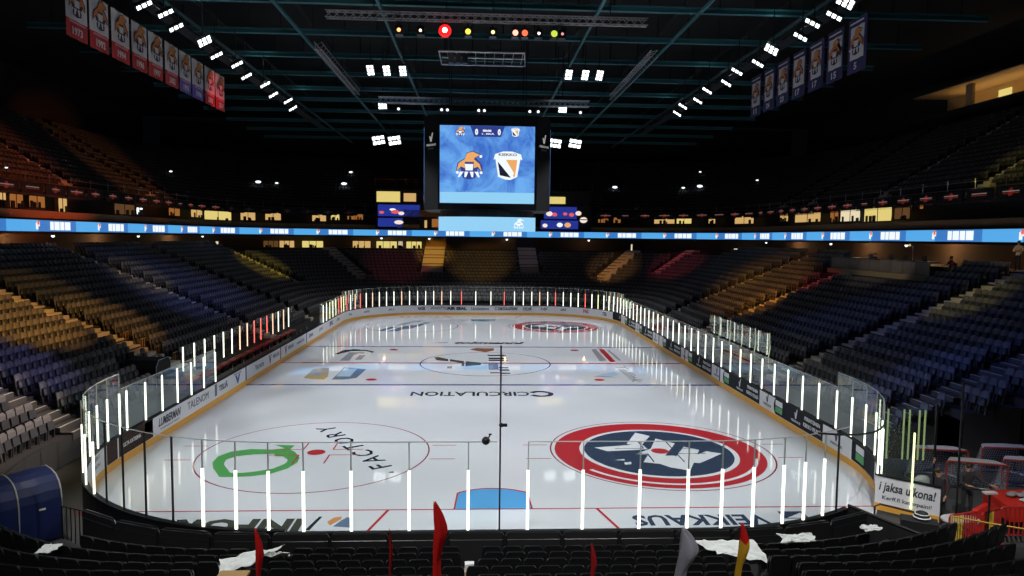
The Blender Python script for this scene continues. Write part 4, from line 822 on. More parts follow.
for k, yr in enumerate(('5', '15', '17', '17', '23', '24', '11')):
    banner('right', 22.75 + 2.53 * k, 2.04, 18.85, 22.05, 'navy banner with crest numbered %s, %s from the near end of the right row' % (yr, nth(k + 1)), B_NAVY, yr, False)

# ------------------------------------------------------------------ floodlights
def flood(x, y, z, aim, label, n=3, sc=1.0, rows=2, group='roof floodlights', cross=False):
    t = thing('floodlight', label, 'floodlight', (x, y, z), group)
    d = (Vector(aim) - Vector((x, y, z))).normalized(); u = Vector((0, 1, 0)) if not cross else Vector((1, 0, 0)); u = (u - d * u.dot(d)).normalized(); w = d.cross(u)
    o = Vector((x, y, z))
    def slab(c, a, bb, th, m, bld): p = [c - u * a - w * bb, c + u * a - w * bb, c + u * a + w * bb, c - u * a + w * bb]; bld.hexa([q - d * th for q in p] + p, m)
    b = MB(); slab(o, .46 * n * sc * .5, .34 * rows * sc * .5 + .05, .18, M_STEEL, b); b.tube([o - d * .18, o - d * .18 + Vector((0, 0, max(.3, 22 - z)))], .03, M_STEEL, 5); b.build('housing', t)
    for r in range(rows):
        for k in range(n): b = MB(); slab(o + d * .03 + u * ((k - (n - 1) / 2) * .46 * sc) + w * ((r - (rows - 1) / 2) * .40 * sc), .155 * sc, .15 * sc, .02, L_FLOOD, b); b.build('lamp', t)
FL = [14.6, 16.6, 17.8, 20.2, 22.8, 26.0, 28.2, 31.6, 34.2, 38.0, 40.4, 43.8]
for k, y in enumerate(FL):
    for sx, w in ((-1, 'left'), (1, 'right')):
        yy = y + (1.2 if sx < 0 else 0)
        flood(sx * (16.4 + (k % 2) * .5), yy, 19.8, (sx * 2, yy - 9, 8), 'white floodlight cluster in the %s roof row, %s from the camera' % (w, nth(k + 1)), 3, .62, 2 if k in (0, 4) else 1, cross=True)
for k, x in enumerate((-8.0, -6.9, -5.8, 5.6, 6.75, 7.75)): flood(x, 31.0, 20, (x * .8, 14, 0), 'white square floodlight %s of the middle roof, %s from the centre' % ('left' if x < 0 else 'right', nth([3, 2, 1, 1, 2, 3][k])), 3, .62, 2)
for k, (x, y) in enumerate(((-12.0, 63), (-10.2, 63), (8.2, 63), (10.5, 63))): flood(x, y, 19.6, (x * .8, 30, 6), 'small far white floodlight %s of the scoreboard, %s one' % ('left' if x < 0 else 'right', 'outer' if k in (0, 3) else 'inner'), 2, 1.2, 3)
for x in (-7.4, 5.4): flood(x, 32.6, 17.9, (x * .9, 10, 6), 'white lamp hung at the %s end of the truss above the scoreboard' % ('left' if x < 0 else 'right'), 2, .5, 3)
M_TRS = mat('truss_steel', (.5, .5, .52), .4, .6)
# stage trusses and coloured heads
t = thing('lighting_truss', 'silver lighting truss hung across the near roof with coloured lamps', 'truss', (0, 12.4, 18)); truss('truss_frame', (-7.0, 12.4, 17.95), (6.6, 12.4, 17.95), .28, M_TRS, t, 40)
for x in (-5, 0, 5): MB().tube([(x, 12.4, 18.2), (x, 12.4, 22.2)], .02, M_STEEL, 5).build('hanger', t)
t = thing('lighting_truss', 'silver lighting truss hung above the scoreboard', 'truss', (0, 32, 18)); truss('truss_frame', (-7.6, 32, 18.2), (7.2, 32, 18.2), .4, M_TRS, t, 40)
for x in (-5, 0, 5): MB().tube([(x, 32, 18.4), (x, 32, 22.2)], .02, M_STEEL, 5).build('hanger', t)
t = thing('speaker_frame', 'rectangular steel frame of rigged speakers hung between the trusses', 'rigging', (0, 20, 18.3))
b = MB(); fz = 18.0; b.tube([(-2.6, 18.0, fz), (1.7, 18.0, fz), (1.9, 20.6, fz), (-2.6, 20.6, fz)], .05, M_ALU, 5, True)
for k in range(9): b.tube([(-2.2 + k * .48, 18.0, fz), (-2.2 + k * .48, 20.6, fz)], .02, M_ALU, 4)
b.tube([(-2.5, 19.2, fz), (1.8, 19.2, fz)], .03, M_ALU, 4); b.build('frame', t)
for x in (-2.3, 1.6): MB().tube([(x, 19.4, fz), (x, 19.4, 22.2)], .02, M_STEEL, 4).build('hanger', t)
b = MB()
for k in range(3): b.box((-2.0 + k * .35, 18.5, fz - .25), (.28, .5, .45), M_STEEL)
b.build('speaker', t)
heads = [(395, -3.95, 'orange', (1, .35, .12), 3, .08), (420, -3.05, 'pale', (1, .75, .5), 3, .06), (448, -2.02, 'bright red', (1, .012, .012), 1.6, .27), (475, -1.05, 'yellow', (.95, .85, .10), 1.3, .12), (504, 0, 'pale yellow', (1, .9, .4), 1.5, .08), (530, .95, 'salmon', (1, .35, .25), 2.5, .12), (540, 1.35, 'dull red', (.8, .12, .05), 2, .13), (557, 1.95, 'tiny white', (1, .9, .8), 5, .05), (574, 2.6, 'lime yellow', (.75, .9, .1), .9, .14), (583, 2.95, 'rose', (1, .4, .4), 1, .06)]
for u, x, nm, c, e, r in heads:
    x *= 1.0
    g = thing('stage_lamp', '%s stage lamp hanging under the near lighting truss' % nm, 'stage lamp', (x, 12.4, 17.5), 'coloured stage lamps')
    b = MB(); b.tube([(x, 12.4, 17.72), (x, 12.4, 17.55)], .03, M_STEEL, 6); b.box((x, 12.5, 17.38), (.3, .34, .36), M_STEEL); b.build('housing', g)
    MB().ball((x, 12.28, 17.36), r, lamp('stage_' + nm.replace(' ', '_'), c, e), (1, .5, 1), 12).build('lens', g, True)
    if r > .2: MB().ball((x, 12.16, 17.36), .11, lamp('red_core', (1, .55, .5), 6), (1, .4, 1), 10).build('glow_core', g, True)  # oversized red lens and this bright core imitate the lamp's halo
for k, x in enumerate((-6.2, -3.2, -2.8, -.6, -.2, 3.0, 3.6, 6.6)):
    g = thing('stage_lamp', 'small dim lamp under the truss above the scoreboard, %s from the left' % nth(k + 1), 'stage lamp', (x, 32, 17.6), 'dim lamps above the scoreboard')
    MB().box((x, 32.1, 17.62), (.3, .3, .4), M_STEEL).tube([(x, 32.1, 17.8), (x, 32.1, 18.1)], .02, M_STEEL, 5).build('housing', g)
    MB().ball((x, 31.93, 17.6), .10, L_COOL, (1, .4, 1), 8).build('lens', g)

# ------------------------------------------------------------------ near stand
NO, NDP, NZ, NH, NK = 1.55, .8, .50, .226, 6
b = MB()
def NP(o, n=60):
    """row curve of the near stand, cut off along the gate lane on the right and before the tunnel on the left"""
    P = [(-15.5, Npath(o, 42)[0][1])] + Npath(o, 42, 30) + [(17, Npath(o, 42)[-1][1])]; L = dist_on(P)
    ok = [t for t in np.linspace(0, L[-1], 400) if lane_ok(*sample(P, L, t)[0])]
    return [sample(P, L, t)[0] for t in np.linspace(ok[0], ok[-1], n)]
def lane_ok(x, y): return (x < 10.1 or y < 1.15 - (x - 10.1) * .925) and (x > -11.6 or y < .9 - (-11.6 - x) * .9)
for k in range(18):
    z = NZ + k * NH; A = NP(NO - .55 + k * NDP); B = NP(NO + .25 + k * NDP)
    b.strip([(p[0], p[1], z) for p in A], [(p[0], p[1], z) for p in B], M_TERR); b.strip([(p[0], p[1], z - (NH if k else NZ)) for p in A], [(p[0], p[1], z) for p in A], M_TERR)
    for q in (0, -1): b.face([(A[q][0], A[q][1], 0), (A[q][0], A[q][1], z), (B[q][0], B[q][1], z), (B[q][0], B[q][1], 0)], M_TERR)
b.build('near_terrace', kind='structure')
GP = Npath(.78, 38, 12); GL = dist_on(GP); gs = 0.3; k = 0; gn = int((GL[-1] - .6) / 1.45)
for k in range(gn):
    a, d = sample(GP, GL, .4 + k * 1.45); c, _ = sample(GP, GL, .4 + k * 1.45 + 1.38); m = sample(GP, GL, .4 + k * 1.45 + .69)[0]
    t = thing('guard_rail', 'black padded guard rail section behind the near glass, %s from the left' % nth(k + 1), 'guard rail', (m[0], m[1], 0), 'padded guard rails behind the near glass')
    A = Vector((a[0], a[1], 0)); C = Vector((c[0], c[1], 0)); D = (C - A).normalized(); Lg = (C - A).length
    pr = [(0, .12), (0, 1.22), (.05, 1.30), (.13, 1.34), (Lg - .13, 1.34), (Lg - .05, 1.30), (Lg, 1.22), (Lg, .12)]
    MB().tube([A + D * q[0] + Vector((0, 0, q[1])) for q in pr], .028, mat('rail_tube', (.022, .023, .025), .3, .3), 6).build('frame', t)
    nn = Vector((D.y, -D.x, 0)); MB().hexa([A + D * .03 + Vector((0, 0, .25)), C - D * .03 + Vector((0, 0, .25)), C - D * .03 - nn * -.06 + Vector((0, 0, .25)), A + D * .03 + nn * .06 + Vector((0, 0, .25)), A + D * .03 + Vector((0, 0, 1.32)), C - D * .03 + Vector((0, 0, 1.32)), C - D * .03 + nn * .06 + Vector((0, 0, 1.32)), A + D * .03 + nn * .06 + Vector((0, 0, 1.32))], M_BLACK).build('pad', t)
    MB().tube([A + D * .02 + nn * .05 + Vector((0, 0, 1.14)), C - D * .02 + nn * .05 + Vector((0, 0, 1.14))], .02, mat('rail_tube', (.022, .023, .025), .3, .3), 5).build('lower_bar', t)
    for q in (.1, Lg - .1): MB().tube([A + D * q, A + D * q + Vector((0, 0, .3))], .03, M_STEEL, 5).build('foot', t)
# stand edge walls by the gate
t = thing('stair_rail', 'black sloping guard rail beside the open gate', 'guard rail', (10.6, .5, 0))
b = MB(); b.tube([(10.15, 1.25, 1.14), (10.95, .52, .94), (12.1, -.55, .68)], .04, M_STEEL, 6); b.hexa([(10.15, 1.25, 0), (12.1, -.55, 0), (12.15, -.5, 0), (10.2, 1.3, 0), (10.15, 1.25, 1.10), (12.1, -.55, .62), (12.15, -.5, .62), (10.2, 1.3, 1.10)], M_BLACK); b.build('panel', t)
# individual folding seats of the near stand
def seat_parts():
    s = MB()
    pr = [(-.225, .36), (.225, .36), (.232, .70), (.215, .80), (.17, .85), (-.17, .85), (-.215, .80), (-.232, .70)]
    s.prism(pr, (0, .0, 0), (1, 0, 0), (0, -.09, 1), .045, M_SEATD)
    s.prism([(-.19, .42), (.19, .42), (.19, .74), (-.19, .74)], (0, -.047, 0), (1, 0, 0), (0, -.09, 1), .006, M_SEATD)
    back = s
    p = MB(); p.prism([(-.21, .40), (.21, .40), (.215, .66), (.19, .76), (-.19, .76), (-.215, .66)], (0, .12, 0), (1, 0, 0), (0, -.05, 1), .055, M_SEATD)
    g = MB()
    for x in (-.2, .2): g.box((x, .05, .2), (.035, .10, .40), M_SEATB)
    g.box((0, .05, .38), (.42, .05, .04), M_SEATB); g.box((0, .05, .01), (.46, .16, .02), M_SEATB)
    return back, p, g
bk, pn, gg = seat_parts()
def proto_mesh(mb, name):
    o = mb.build(name); me = o.data; bpy.data.objects.remove(o); return me
me_b, me_p, me_g = proto_mesh(bk, 'backrest'), proto_mesh(pn, 'seat_pan'), proto_mesh(gg, 'bracket')
def near_seat(x, y, z, rz, label):
    t = bpy.data.objects.new('arena_seat', None); COL.objects.link(t); t.location = (x, y, z); t.rotation_euler = (0, 0, rz); t.empty_display_size = .1
    tag(t, label, 'seat', 'black folding seats of the near stand')
    for nm, me in (('backrest', me_b), ('seat_pan', me_p), ('bracket', me_g)):
        o = bpy.data.objects.new(nm, me); COL.objects.link(o); o.parent = t
nseat = 0
near_pos = []
for k in range(NK):
    o = NO + k * NDP; P = Npath(o, 40, 14); P = [(-13.2, P[0][1])] + [p for p in P if abs(p[0]) < 12.6] + [(13.6, P[-1][1])] if k else [p for p in P]
    P = [p for p in P if -13.3 < p[0] < 13.7]; L = dist_on(P); s = .2; i = 0; cnt = 0
    cxs = []
    while s < L[-1] - .1:
        p, d = sample(P, L, s); x = p[0]
        vis = abs(x + .54) < (p[1] + 17.8) * .79 + .6
        if not (-6.0 < x < -5.12 or 5.15 < x < 5.98 or -.80 < x < -.52) and vis and not (x < -10.3 and k == 0) and not (x > 9.4 and k == 0) and lane_ok(p[0] + .3 * (p[0] > 0), p[1] + .25): cxs.append((p, d))
        s += .495
    for i, (p, d) in enumerate(cxs):
        near_pos.append((p[0], p[1], NZ + k * NH)); nseat += 1
        near_seat(p[0], p[1], NZ + k * NH, math.atan2(d[1], d[0]), 'black folding seat in the %s row behind the glass, %s from the left end' % (nth(k + 1), nth(i + 1)))

# ------------------------------------------------------------------ bowl seating: more seats than anyone builds one by one
def seat_template(simple):
    V = []; F = []; Mi = []
    def bx(x0, x1, y0, y1, z0, z1, m, tip=0.0):
        n = len(V)
        V.extend([(x0, y0, z0), (x1, y0, z0), (x1, y1, z0), (x0, y1, z0), (x0 + tip, y0 - .05, z1), (x1 - tip, y0 - .05, z1), (x1 - tip, y1 - .05, z1), (x0 + tip, y1 - .05, z1)])
        for f in ((4, 5, 6, 7), (0, 1, 5, 4), (1, 2, 6, 5), (2, 3, 7, 6), (3, 0, 4, 7)): F.append([n + i for i in f]); Mi.append(m)
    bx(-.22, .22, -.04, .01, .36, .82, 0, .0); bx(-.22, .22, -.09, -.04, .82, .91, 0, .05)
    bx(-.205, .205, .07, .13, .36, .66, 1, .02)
    if not simple: bx(-.20, -.15, -.02, .08, 0, .38, 2); bx(.15, .20, -.02, .08, 0, .38, 2)
    return np.array(V, np.float32), np.array(F, np.int32), np.array(Mi, np.int32)
def seat_mass(name, rows, label, cat, simple, mats):
    V, F, Mi = seat_template(simple); pos = np.array(rows, np.float32)   # x, y, z, angle
    n = len(pos); c, s = np.cos(pos[:, 3]), np.sin(pos[:, 3])
    X_ = V[None, :, 0] * c[:, None] - V[None, :, 1] * s[:, None] + pos[:, 0:1]; Y_ = V[None, :, 0] * s[:, None] + V[None, :, 1] * c[:, None] + pos[:, 1:2]; Z_ = V[None, :, 2] + pos[:, 2:3]
    co_ = np.stack([X_, Y_, Z_], 2).reshape(-1, 3); fa = (F[None] + (np.arange(n) * len(V))[:, None, None]).reshape(-1, 4)
    me = bpy.data.meshes.new(name); me.vertices.add(len(co_)); me.vertices.foreach_set('co', co_.ravel())
    me.loops.add(fa.size); me.loops.foreach_set('vertex_index', fa.ravel().astype(np.int32)); me.polygons.add(len(fa))
    me.polygons.foreach_set('loop_start', np.arange(0, fa.size, 4, dtype=np.int32))
    me.polygons.foreach_set('material_index', np.tile(Mi, n)); 
    for m in mats: me.materials.append(m)
    me.update(calc_edges=True)
    o = bpy.data.objects.new(name, me); COL.objects.link(o); o['kind'] = 'stuff'; tag(o, label, cat); return o
def bowl_rows(o0, z0, rd, rh, nrow, pitch, back, skip, start=215, end=-45):
    R = []
    for k in range(nrow):
        o = o0 + k * rd + back; P = Upath(o, start, end, 2); L = dist_on(P); s = .3
        while s < L[-1]:
            p, d = sample(P, L, s)
            if not skip(p[0], p[1], k): R.append((p[0], p[1], z0 + k * rh, math.atan2(-d[1], -d[0]), k))   # forward = inward
            s += pitch
    return R
def skip_low(x, y, k):
    if on_aisle(x, y, .22): return True
    if x > 5 and y < RLIM(k) + .2: return True
    if x < -12 and y < (4.2 if k < 7 else 1.0): return True
    if x > 20 and 25.0 < y < 39.5 and k > 12: return True     # press desk
    if x < -14 and 17.0 < y < 19.6 and k < 3: return True     # covered booth
    if y > 64 and k > 14: return True
    if abs(x) > 14 and k < 1 and 19 < y < 42: return True
    if x > 20 and y < 30 and k > 16: return True
    return False
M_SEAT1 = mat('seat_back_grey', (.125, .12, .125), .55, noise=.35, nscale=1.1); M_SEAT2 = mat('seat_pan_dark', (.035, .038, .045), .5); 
rows = bowl_rows(O0, Z0, RD, RH, NR, .5, .55, skip_low)
def in_view(p):
    q = co.matrix_world.inverted() @ Vector((p[0], p[1], p[2] + .6)); return q.z < -1 and abs(q.x / q.z) < 512 / 695.05 and abs(q.y / q.z) < 288 / 695.05
near_rows = sorted([r for r in rows if r[0] < -13 and r[1] < 9.2 and in_view(r)], key=lambda r: (r[0] + .54) ** 2 + (r[1] + 17.8) ** 2)[:40]
sv, sf, sm = seat_template(False); SME = {}
SME['bracket'] = me_g
for nm, m, mt in (('backrest', 0, M_SEAT1), ('seat_pan', 1, M_SEAT2)):
    me = bpy.data.meshes.new(nm); fs = [list(map(int, f)) for f, q in zip(sf, sm) if q == m]; me.from_pydata([tuple(map(float, v)) for v in sv], [], fs); me.materials.append(mt); bm = bmesh.new(); bm.from_mesh(me); bmesh.ops.delete(bm, geom=[v for v in bm.verts if not v.link_faces], context='VERTS'); bm.to_mesh(me); bm.free(); SME[nm] = me
for k in sorted({r[4] for r in near_rows}):
    for i, r in enumerate(sorted([r for r in near_rows if r[4] == k], key=lambda r: -r[1])):
        t = bpy.data.objects.new('arena_seat', None); COL.objects.link(t); t.location = r[:3]; t.rotation_euler = (0, 0, r[3])
        tag(t, 'pale grey seat behind the blue tunnel, %s row up, %s below the left stair' % (nth(k + 1), nth(i + 1)), 'seat', 'pale grey seats of the near left corner')
        for nm, me in SME.items(): o = bpy.data.objects.new(nm, me); COL.objects.link(o); o.parent = t
gone = set(near_rows); rows = [r[:4] for r in rows if r not in gone]
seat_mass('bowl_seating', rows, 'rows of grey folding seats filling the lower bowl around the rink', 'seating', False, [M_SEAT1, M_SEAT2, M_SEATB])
def skip_up(x, y, k):
    for yy in UAIS[1 if x > 0 else -1]:
        if abs(y - yy) < .75 and abs(x) > 30 and y < 64: return True
    return False
rows2 = bowl_rows(UO + .85, UZ + .5, UD, UH, UN - 2, .52, .5, skip_up)
rows2 = [r[:4] for r in rows2]
seat_mass('upper_seating', rows2, 'dim rows of folding seats on the upper tier', 'seating', True, [M_SEAT1, M_SEAT2])

# ------------------------------------------------------------------ things in the near corners
M_TARP = mat('blue_tarpaulin', (.008, .018, .105), .45, noise=.15, nscale=1.5); M_SEAM = mat('tarp_seam', (.35, .38, .45), .6)
t = thing('tarp_tunnel', 'dark blue tarpaulin-covered tunnel in the near left corner', 'tunnel cover', (-13, 1.6, 0))
rA = Vector((-12.42, 2.25, 0)); ax = Vector((-.66, -.75, 0)).normalized(); dp = Vector((ax.y, -ax.x, 0)); dp = dp if dp.y > 0 else -dp
prof = [(0, 0), (-.02, .8), (0, 1.35), (.06, 1.62), (.2, 1.86), (.42, 2.02), (.75, 2.1), (1.2, 2.1), (1.55, 1.98), (1.8, 1.7), (1.9, 1.2), (1.9, 0)]
b = MB(); NS = 24; rg = []
for i in range(NS + 1):
    w = .012 * math.sin(i * 1.3); rg.append([rA + ax * (4.2 * i / NS) + dp * (q[0] + w * (1 if q[1] > .2 else 0)) + Vector((0, 0, q[1] * .86 + .015 * math.sin(i * .9) * (q[1] > 1.5))) for q in prof])
for i in range(NS): b.strip(rg[i], rg[i + 1], M_TARP)
b.face(rg[0], M_TARP); b.face(rg[-1][::-1], M_TARP); b.build('cover', t)
for i in (0, 6, 12, 18): MB().tube([p + (p - (rA + dp * .9 + Vector((0, 0, 1)))).normalized() * 0.0 + dp * (-.01) + Vector((0, 0, .012)) for p in rg[i]], .022, M_SEAM, 5).build('seam', t)
for q, z in ((.5, .95), (2.6, .9)): p = rA + ax * q - dp * .04 + Vector((0, 0, z)); MB().box(p, (.16, .02, .05), M_ADWHITE, math.atan2(ax.y, ax.x)).build('white_tab', t)
t = thing('barrier_fence', 'low dark steel barrier fence beside the blue tarpaulin tunnel', 'barrier', (-11.6, 1.4, 0))
b = MB(); f0, f1 = Vector((-12.1, 1.7, 0)), Vector((-11.0, 1.2, 0))
b.tube([f0, f0 + Vector((0, 0, 1.1)), f1 + Vector((0, 0, 1.1)), f1], .025, M_STEEL, 6); b.build('frame', t)
for k in range(1, 7): q = f0 + (f1 - f0) * (k / 7); MB().tube([q + Vector((0, 0, .1)), q + Vector((0, 0, 1.1))], .015, M_STEEL, 5).build('bar', t)
# covered booth on the left stand
t = thing('covered_booth', 'black covered booth with white piping in the lower left stand', 'booth', (-17.4, 18.2, 1))
b = MB(); bz = 1.0
b.prism([(-.85, 0), (.85, 0), (.85, 1.05), (.55, 1.35), (-.55, 1.35), (-.85, 1.05)], (-18.2, 18.2, bz), (0, 1, 0), (0, 0, 1), 1.6, M_BLACK); b.build('cover', t)
MB().tube([(-16.58, 17.4, bz), (-16.58, 17.36, bz + 1.05), (-16.58, 17.66, bz + 1.36), (-16.58, 18.74, bz + 1.36), (-16.58, 19.04, bz + 1.05)], .022, M_SEAM, 5).build('piping', t)
for k in range(4):
    t = thing('aisle_handrail', 'small rail tinted like warm-lit seat row ends beside the left stair, %s up' % nth(k + 1), 'handrail', (-17.6 - k * .9, 21.8, 1.7 + .38 * k))
    m = mat('warm_lit_tint', (.35, .20, .08), .5); x = -17.6 - k * .9; z = 1.5 + .38 * k  # added rails stand in for seat row ends, warm light in their tone
    b = MB(); b.tube([(x, 21.7, z), (x, 21.7, z + .55), (x, 23.0, z + .55), (x, 23.0, z)], .035, m, 5); b.build('rail', t)
    for j in range(4): MB().tube([(x, 21.96 + j * .26, z), (x, 21.96 + j * .26, z + .55)], .02, m, 4).build('bar', t)

# goals stored by the gate
M_GRED = mat('goal_red', (.36, .04, .03), .4); M_NETW = mat('goal_net', (.42, .42, .42), .9); M_NPAD = mat('goal_pad', (.5, .5, .5), .7)
def goal(x, y, rz, label):
    t = thing('hockey_goal', label, 'goal', (x, y, 0)); R = Matrix.Rotation(rz, 3, 'Z'); o = Vector((x, y, 0)); T = lambda q: o + R @ Vector(q)
    MB().tube([T((-.92, 0, 0)), T((-.92, 0, 1.17)), T((-.87, 0, 1.22)), T((.87, 0, 1.22)), T((.92, 0, 1.17)), T((.92, 0, 0))], .035, M_GRED, 8).build('front_frame', t)
    MB().tube([T((-.92, 0, .03)), T((-.98, .5, .03)), T((-.75, 1.0, .03)), T((0, 1.12, .03)), T((.75, 1.0, .03)), T((.98, .5, .03)), T((.92, 0, .03))], .03, M_ALU, 6).build('base_frame', t)
    MB().tube([T((-.9, 0, 1.2)), T((-.7, .45, 1.2)), T((0, .55, 1.2)), T((.7, .45, 1.2)), T((.9, 0, 1.2))], .025, M_NPAD, 6).build('top_frame', t)
    b = MB(); b.prism([(-.88, .03), (.88, .03), (.68, .45), (0, .54), (-.68, .45)], T((0, 0, 1.225)), R @ Vector((1, 0, 0)), R @ Vector((0, 1, 0)), .02, M_NPAD); b.build('top_pad', t, label='pale grey top pad')
    top = [(-.9, 0, 1.2), (-.7, .45, 1.2), (-.35, .52, 1.2), (0, .55, 1.2), (.35, .52, 1.2), (.7, .45, 1.2), (.9, 0, 1.2)]; bot = [(-.92, .02, .03), (-.95, .6, .03), (-.55, 1.05, .03), (0, 1.12, .03), (.55, 1.05, .03), (.95, .6, .03), (.92, .02, .03)]
    b = MB()
    def lerp(A, f): n = len(A) - 1; i = min(n - 1, int(f * n)); g = f * n - i; return Vector(A[i]).lerp(Vector(A[i + 1]), g)
    for i in range(31): b.tube([T(lerp(top, i / 30)), T(lerp(bot, i / 30))], .006, M_NETW, 3)
    for j in range(1, 12): b.tube([T(lerp(top, i / 14).lerp(lerp(bot, i / 14), j / 12)) for i in range(15)], .006, M_NETW, 3)
    b.build('net', t)
goal(16.5, 4.62, -.30, 'red-framed goal standing behind the two people at the gate')
goal(16.25, 6.1, -.15, 'red-framed goal nearest the open glass gate, furthest from the seats')
goal(18.95, 6.3, -.12, 'red-framed goal at the back, partly cut by the right edge'); goal(18.6, 4.75, -.3, 'red-framed goal in front at the right edge')
t = thing('goalie_bag', 'pale rumpled equipment bag on the floor beside the goals', 'bag', (15.2, 5.6, 0)); b = MB(); b.ball((15.2, 5.5, .26), .26, M_NPAD, (1.2, .8, 1), 10); b.ball((14.95, 5.4, .2), .2, M_NPAD, (1.2, .9, 1), 10); b.build('body', t, True)
# red crash mats and cart
M_REDP = mat('red_vinyl', (.60, .03, .02), .35); M_REDD = mat('red_bars', (.42, .03, .025), .4); M_YELB = mat('yellow_bars', (.62, .42, .05), .4)
t = thing('equipment_cart', 'bright red vinyl-covered cart with papers behind the red barrier', 'cart', (15.6, 2.2, 0))
b = MB(); b.hexa([(15.3, 1.6, .45), (17.6, 1.3, .45), (17.8, 2.7, .45), (15.5, 3.0, .45), (15.35, 1.65, .85), (17.6, 1.35, .95), (17.8, 2.7, 1.02), (15.5, 2.95, .92)], M_REDP); b.build('cover', t)
for q in ((15.5, 1.8), (17.4, 1.5), (17.5, 2.6), (15.65, 2.8)): MB().tube([(q[0], q[1], 0), (q[0], q[1], .46)], .03, M_STEEL, 5).build('leg', t)
tag(MB().box((16.2, 1.95, .955), (.5, .35, .02), M_ADWHITE, .3, .06).build('paper'), 'white paper sheet lying on the red cart', 'paper')
t = thing('grey_blanket', 'crumpled grey cloth heaped on the red cart', 'cloth', (16.3, 2.4, .98)); b = MB()
for i in range(7): b.ball((15.9 + i * .14, 2.35 + .08 * math.sin(i * 2), 1.0), .12, M_SEATTOP, (1.3, 1.1, .55), 8)
b.build('fold', t, True)
t = thing('crash_mat', 'red upright padded mat leaning beside the red cart', 'mat', (14.55, 2.0, 0)); MB().prism([(-.35, 0), (.4, 0), (.4, .72), (.25, .92), (-.2, .78), (-.35, .5)], (14.5, 1.75, 0), (1, .2, 0), (0, .12, 1), .18, M_REDP).build('pad', t)
t = thing('side_table', 'small grey round-topped table in front of the red mat', 'table', (13.55, 1.5, 0)); b = MB(); b.prism([(.55 * math.cos(a), .38 * math.sin(a)) for a in np.linspace(0, 5.9, 18)], (13.6, 1.35, .62), X, Y, .04, M_NPAD); b.build('top', t); MB().tube([(13.6, 1.35, 0), (13.6, 1.35, .62)], .04, M_STEEL, 6).build('leg', t)
def barrier(p0, p1, label, ylw):
    t = thing('crowd_barrier', label, 'barrier', ((p0[0] + p1[0]) / 2, (p0[1] + p1[1]) / 2, 0)); a = Vector(p0 + (0,)); c = Vector(p1 + (0,)); z = Vector((0, 0, 1))
    MB().tube([a + z * .02, a + z * 1.02, a + (c - a) * .03 + z * 1.06, c - (c - a) * .03 + z * 1.06, c + z * 1.02, c + z * .02], .03, M_REDD, 6).build('frame', t); MB().tube([a + z * .22, c + z * .22], .02, M_REDD, 5).build('lower_rail', t)
    n = 11
    for i in range(1, n): q = a + (c - a) * (i / n); MB().tube([q + z * .22, q + z * 1.04], .024, M_YELB if i in ylw else M_REDD, 5).build('bar', t, label='yellow bar' if i in ylw else None)
    for q in (a, c): d = (c - a).normalized(); e = Vector((-d.y, d.x, 0)) * .25; MB().tube([q - e + z * .02, q + e + z * .02], .025, M_REDD, 5).build('foot', t)
barrier((12.75, .62), (13.75, .9), 'red crowd barrier with yellow bars nearest the open gate', (1, 2, 3, 4, 5))
barrier((13.8, .75), (14.6, 1.15), 'red crowd barrier with yellow bars set at an angle behind the first', (4, 5, 6, 7))
barrier((14.7, 1.2), (16.2, 1.15), 'all-red crowd barrier beside the red cart', ())
tag(MB().tube([(12.72, .5, 1.1), (13.7, .35, .95), (14.6, .0, .9)], .025, M_YELB, 5).build('barrier_tape'), 'yellow tape strung diagonally across the red barriers', 'tape')
t = thing('sign_post', 'thin black post standing among the red barriers', 'post', (13.78, .5, 0)); b = MB(); b.tube([(13.78, .5, 0), (13.78, .5, 1.75)], .03, M_STEEL, 6); b.build('pole', t); MB().box((13.78, .5, 1.76), (.34, .16, .05), M_NPAD).build('top_plate', t); MB().box((13.78, .5, .02), (.4, .4, .04), M_STEEL).build('base', t)
t = thing('corner_post', 'tall thin black post between the gate and the goals', 'post', (14.15, 2.3, 0)); MB().tube([(14.15, 2.3, 0), (14.15, 2.3, 4.5)], .035, M_STEEL, 6).build('pole', t); MB().box((14.15, 2.3, .02), (.3, .3, .04), M_STEEL).build('base', t)
# hoop rail and covered camera by the gate
t = thing('hoop_rail', 'bent black tube rail beside the open gate', 'rail', (11.5, .9, 0)); b = MB(); b.tube([(11.1, 1.5, 0), (11.1, 1.5, 1.0), (11.2, 1.4, 1.1), (11.8, .8, 1.1), (11.9, .7, 1.0), (11.9, .7, 0)], .03, mat('rail_tube', (.022, .023, .025), .3, .3), 6); b.build('tube', t); MB().tube([(11.1, 1.5, .6), (11.9, .7, .6)], .02, M_STEEL, 5).build('cross_bar', t)
t = thing('broadcast_camera', 'black covered camera with white-striped hood on a stand by the gate', 'camera', (11.72, .4, 0))
b = MB(); b.box((11.72, .4, .86), (.9, .5, .38), M_BLACK, -.5); b.build('body', t); b = MB(); b.ball((11.82, .45, 1.12), .2, M_BLACK, (1, 1, .8), 12); b.build('hood', t, True); b = MB(); b.tube([(11.82 + .205 * math.cos(a), .45 + .205 * math.sin(a), 1.11) for a in np.linspace(0, 2 * PI, 16)[:-1]], .022, M_ADWHITE, 5, True); b.tube([(11.82 + .17 * math.cos(a), .45 + .17 * math.sin(a), 1.20) for a in np.linspace(0, 2 * PI, 16)[:-1]], .015, M_ADWHITE, 5, True); b.build('stripe', t)
for a in (0.3, 2.4, 4.5): MB().tube([(11.72, .4, .75), (11.72 + .4 * math.cos(a), .4 + .4 * math.sin(a), 0)], .025, M_STEEL, 5).build('leg', t)

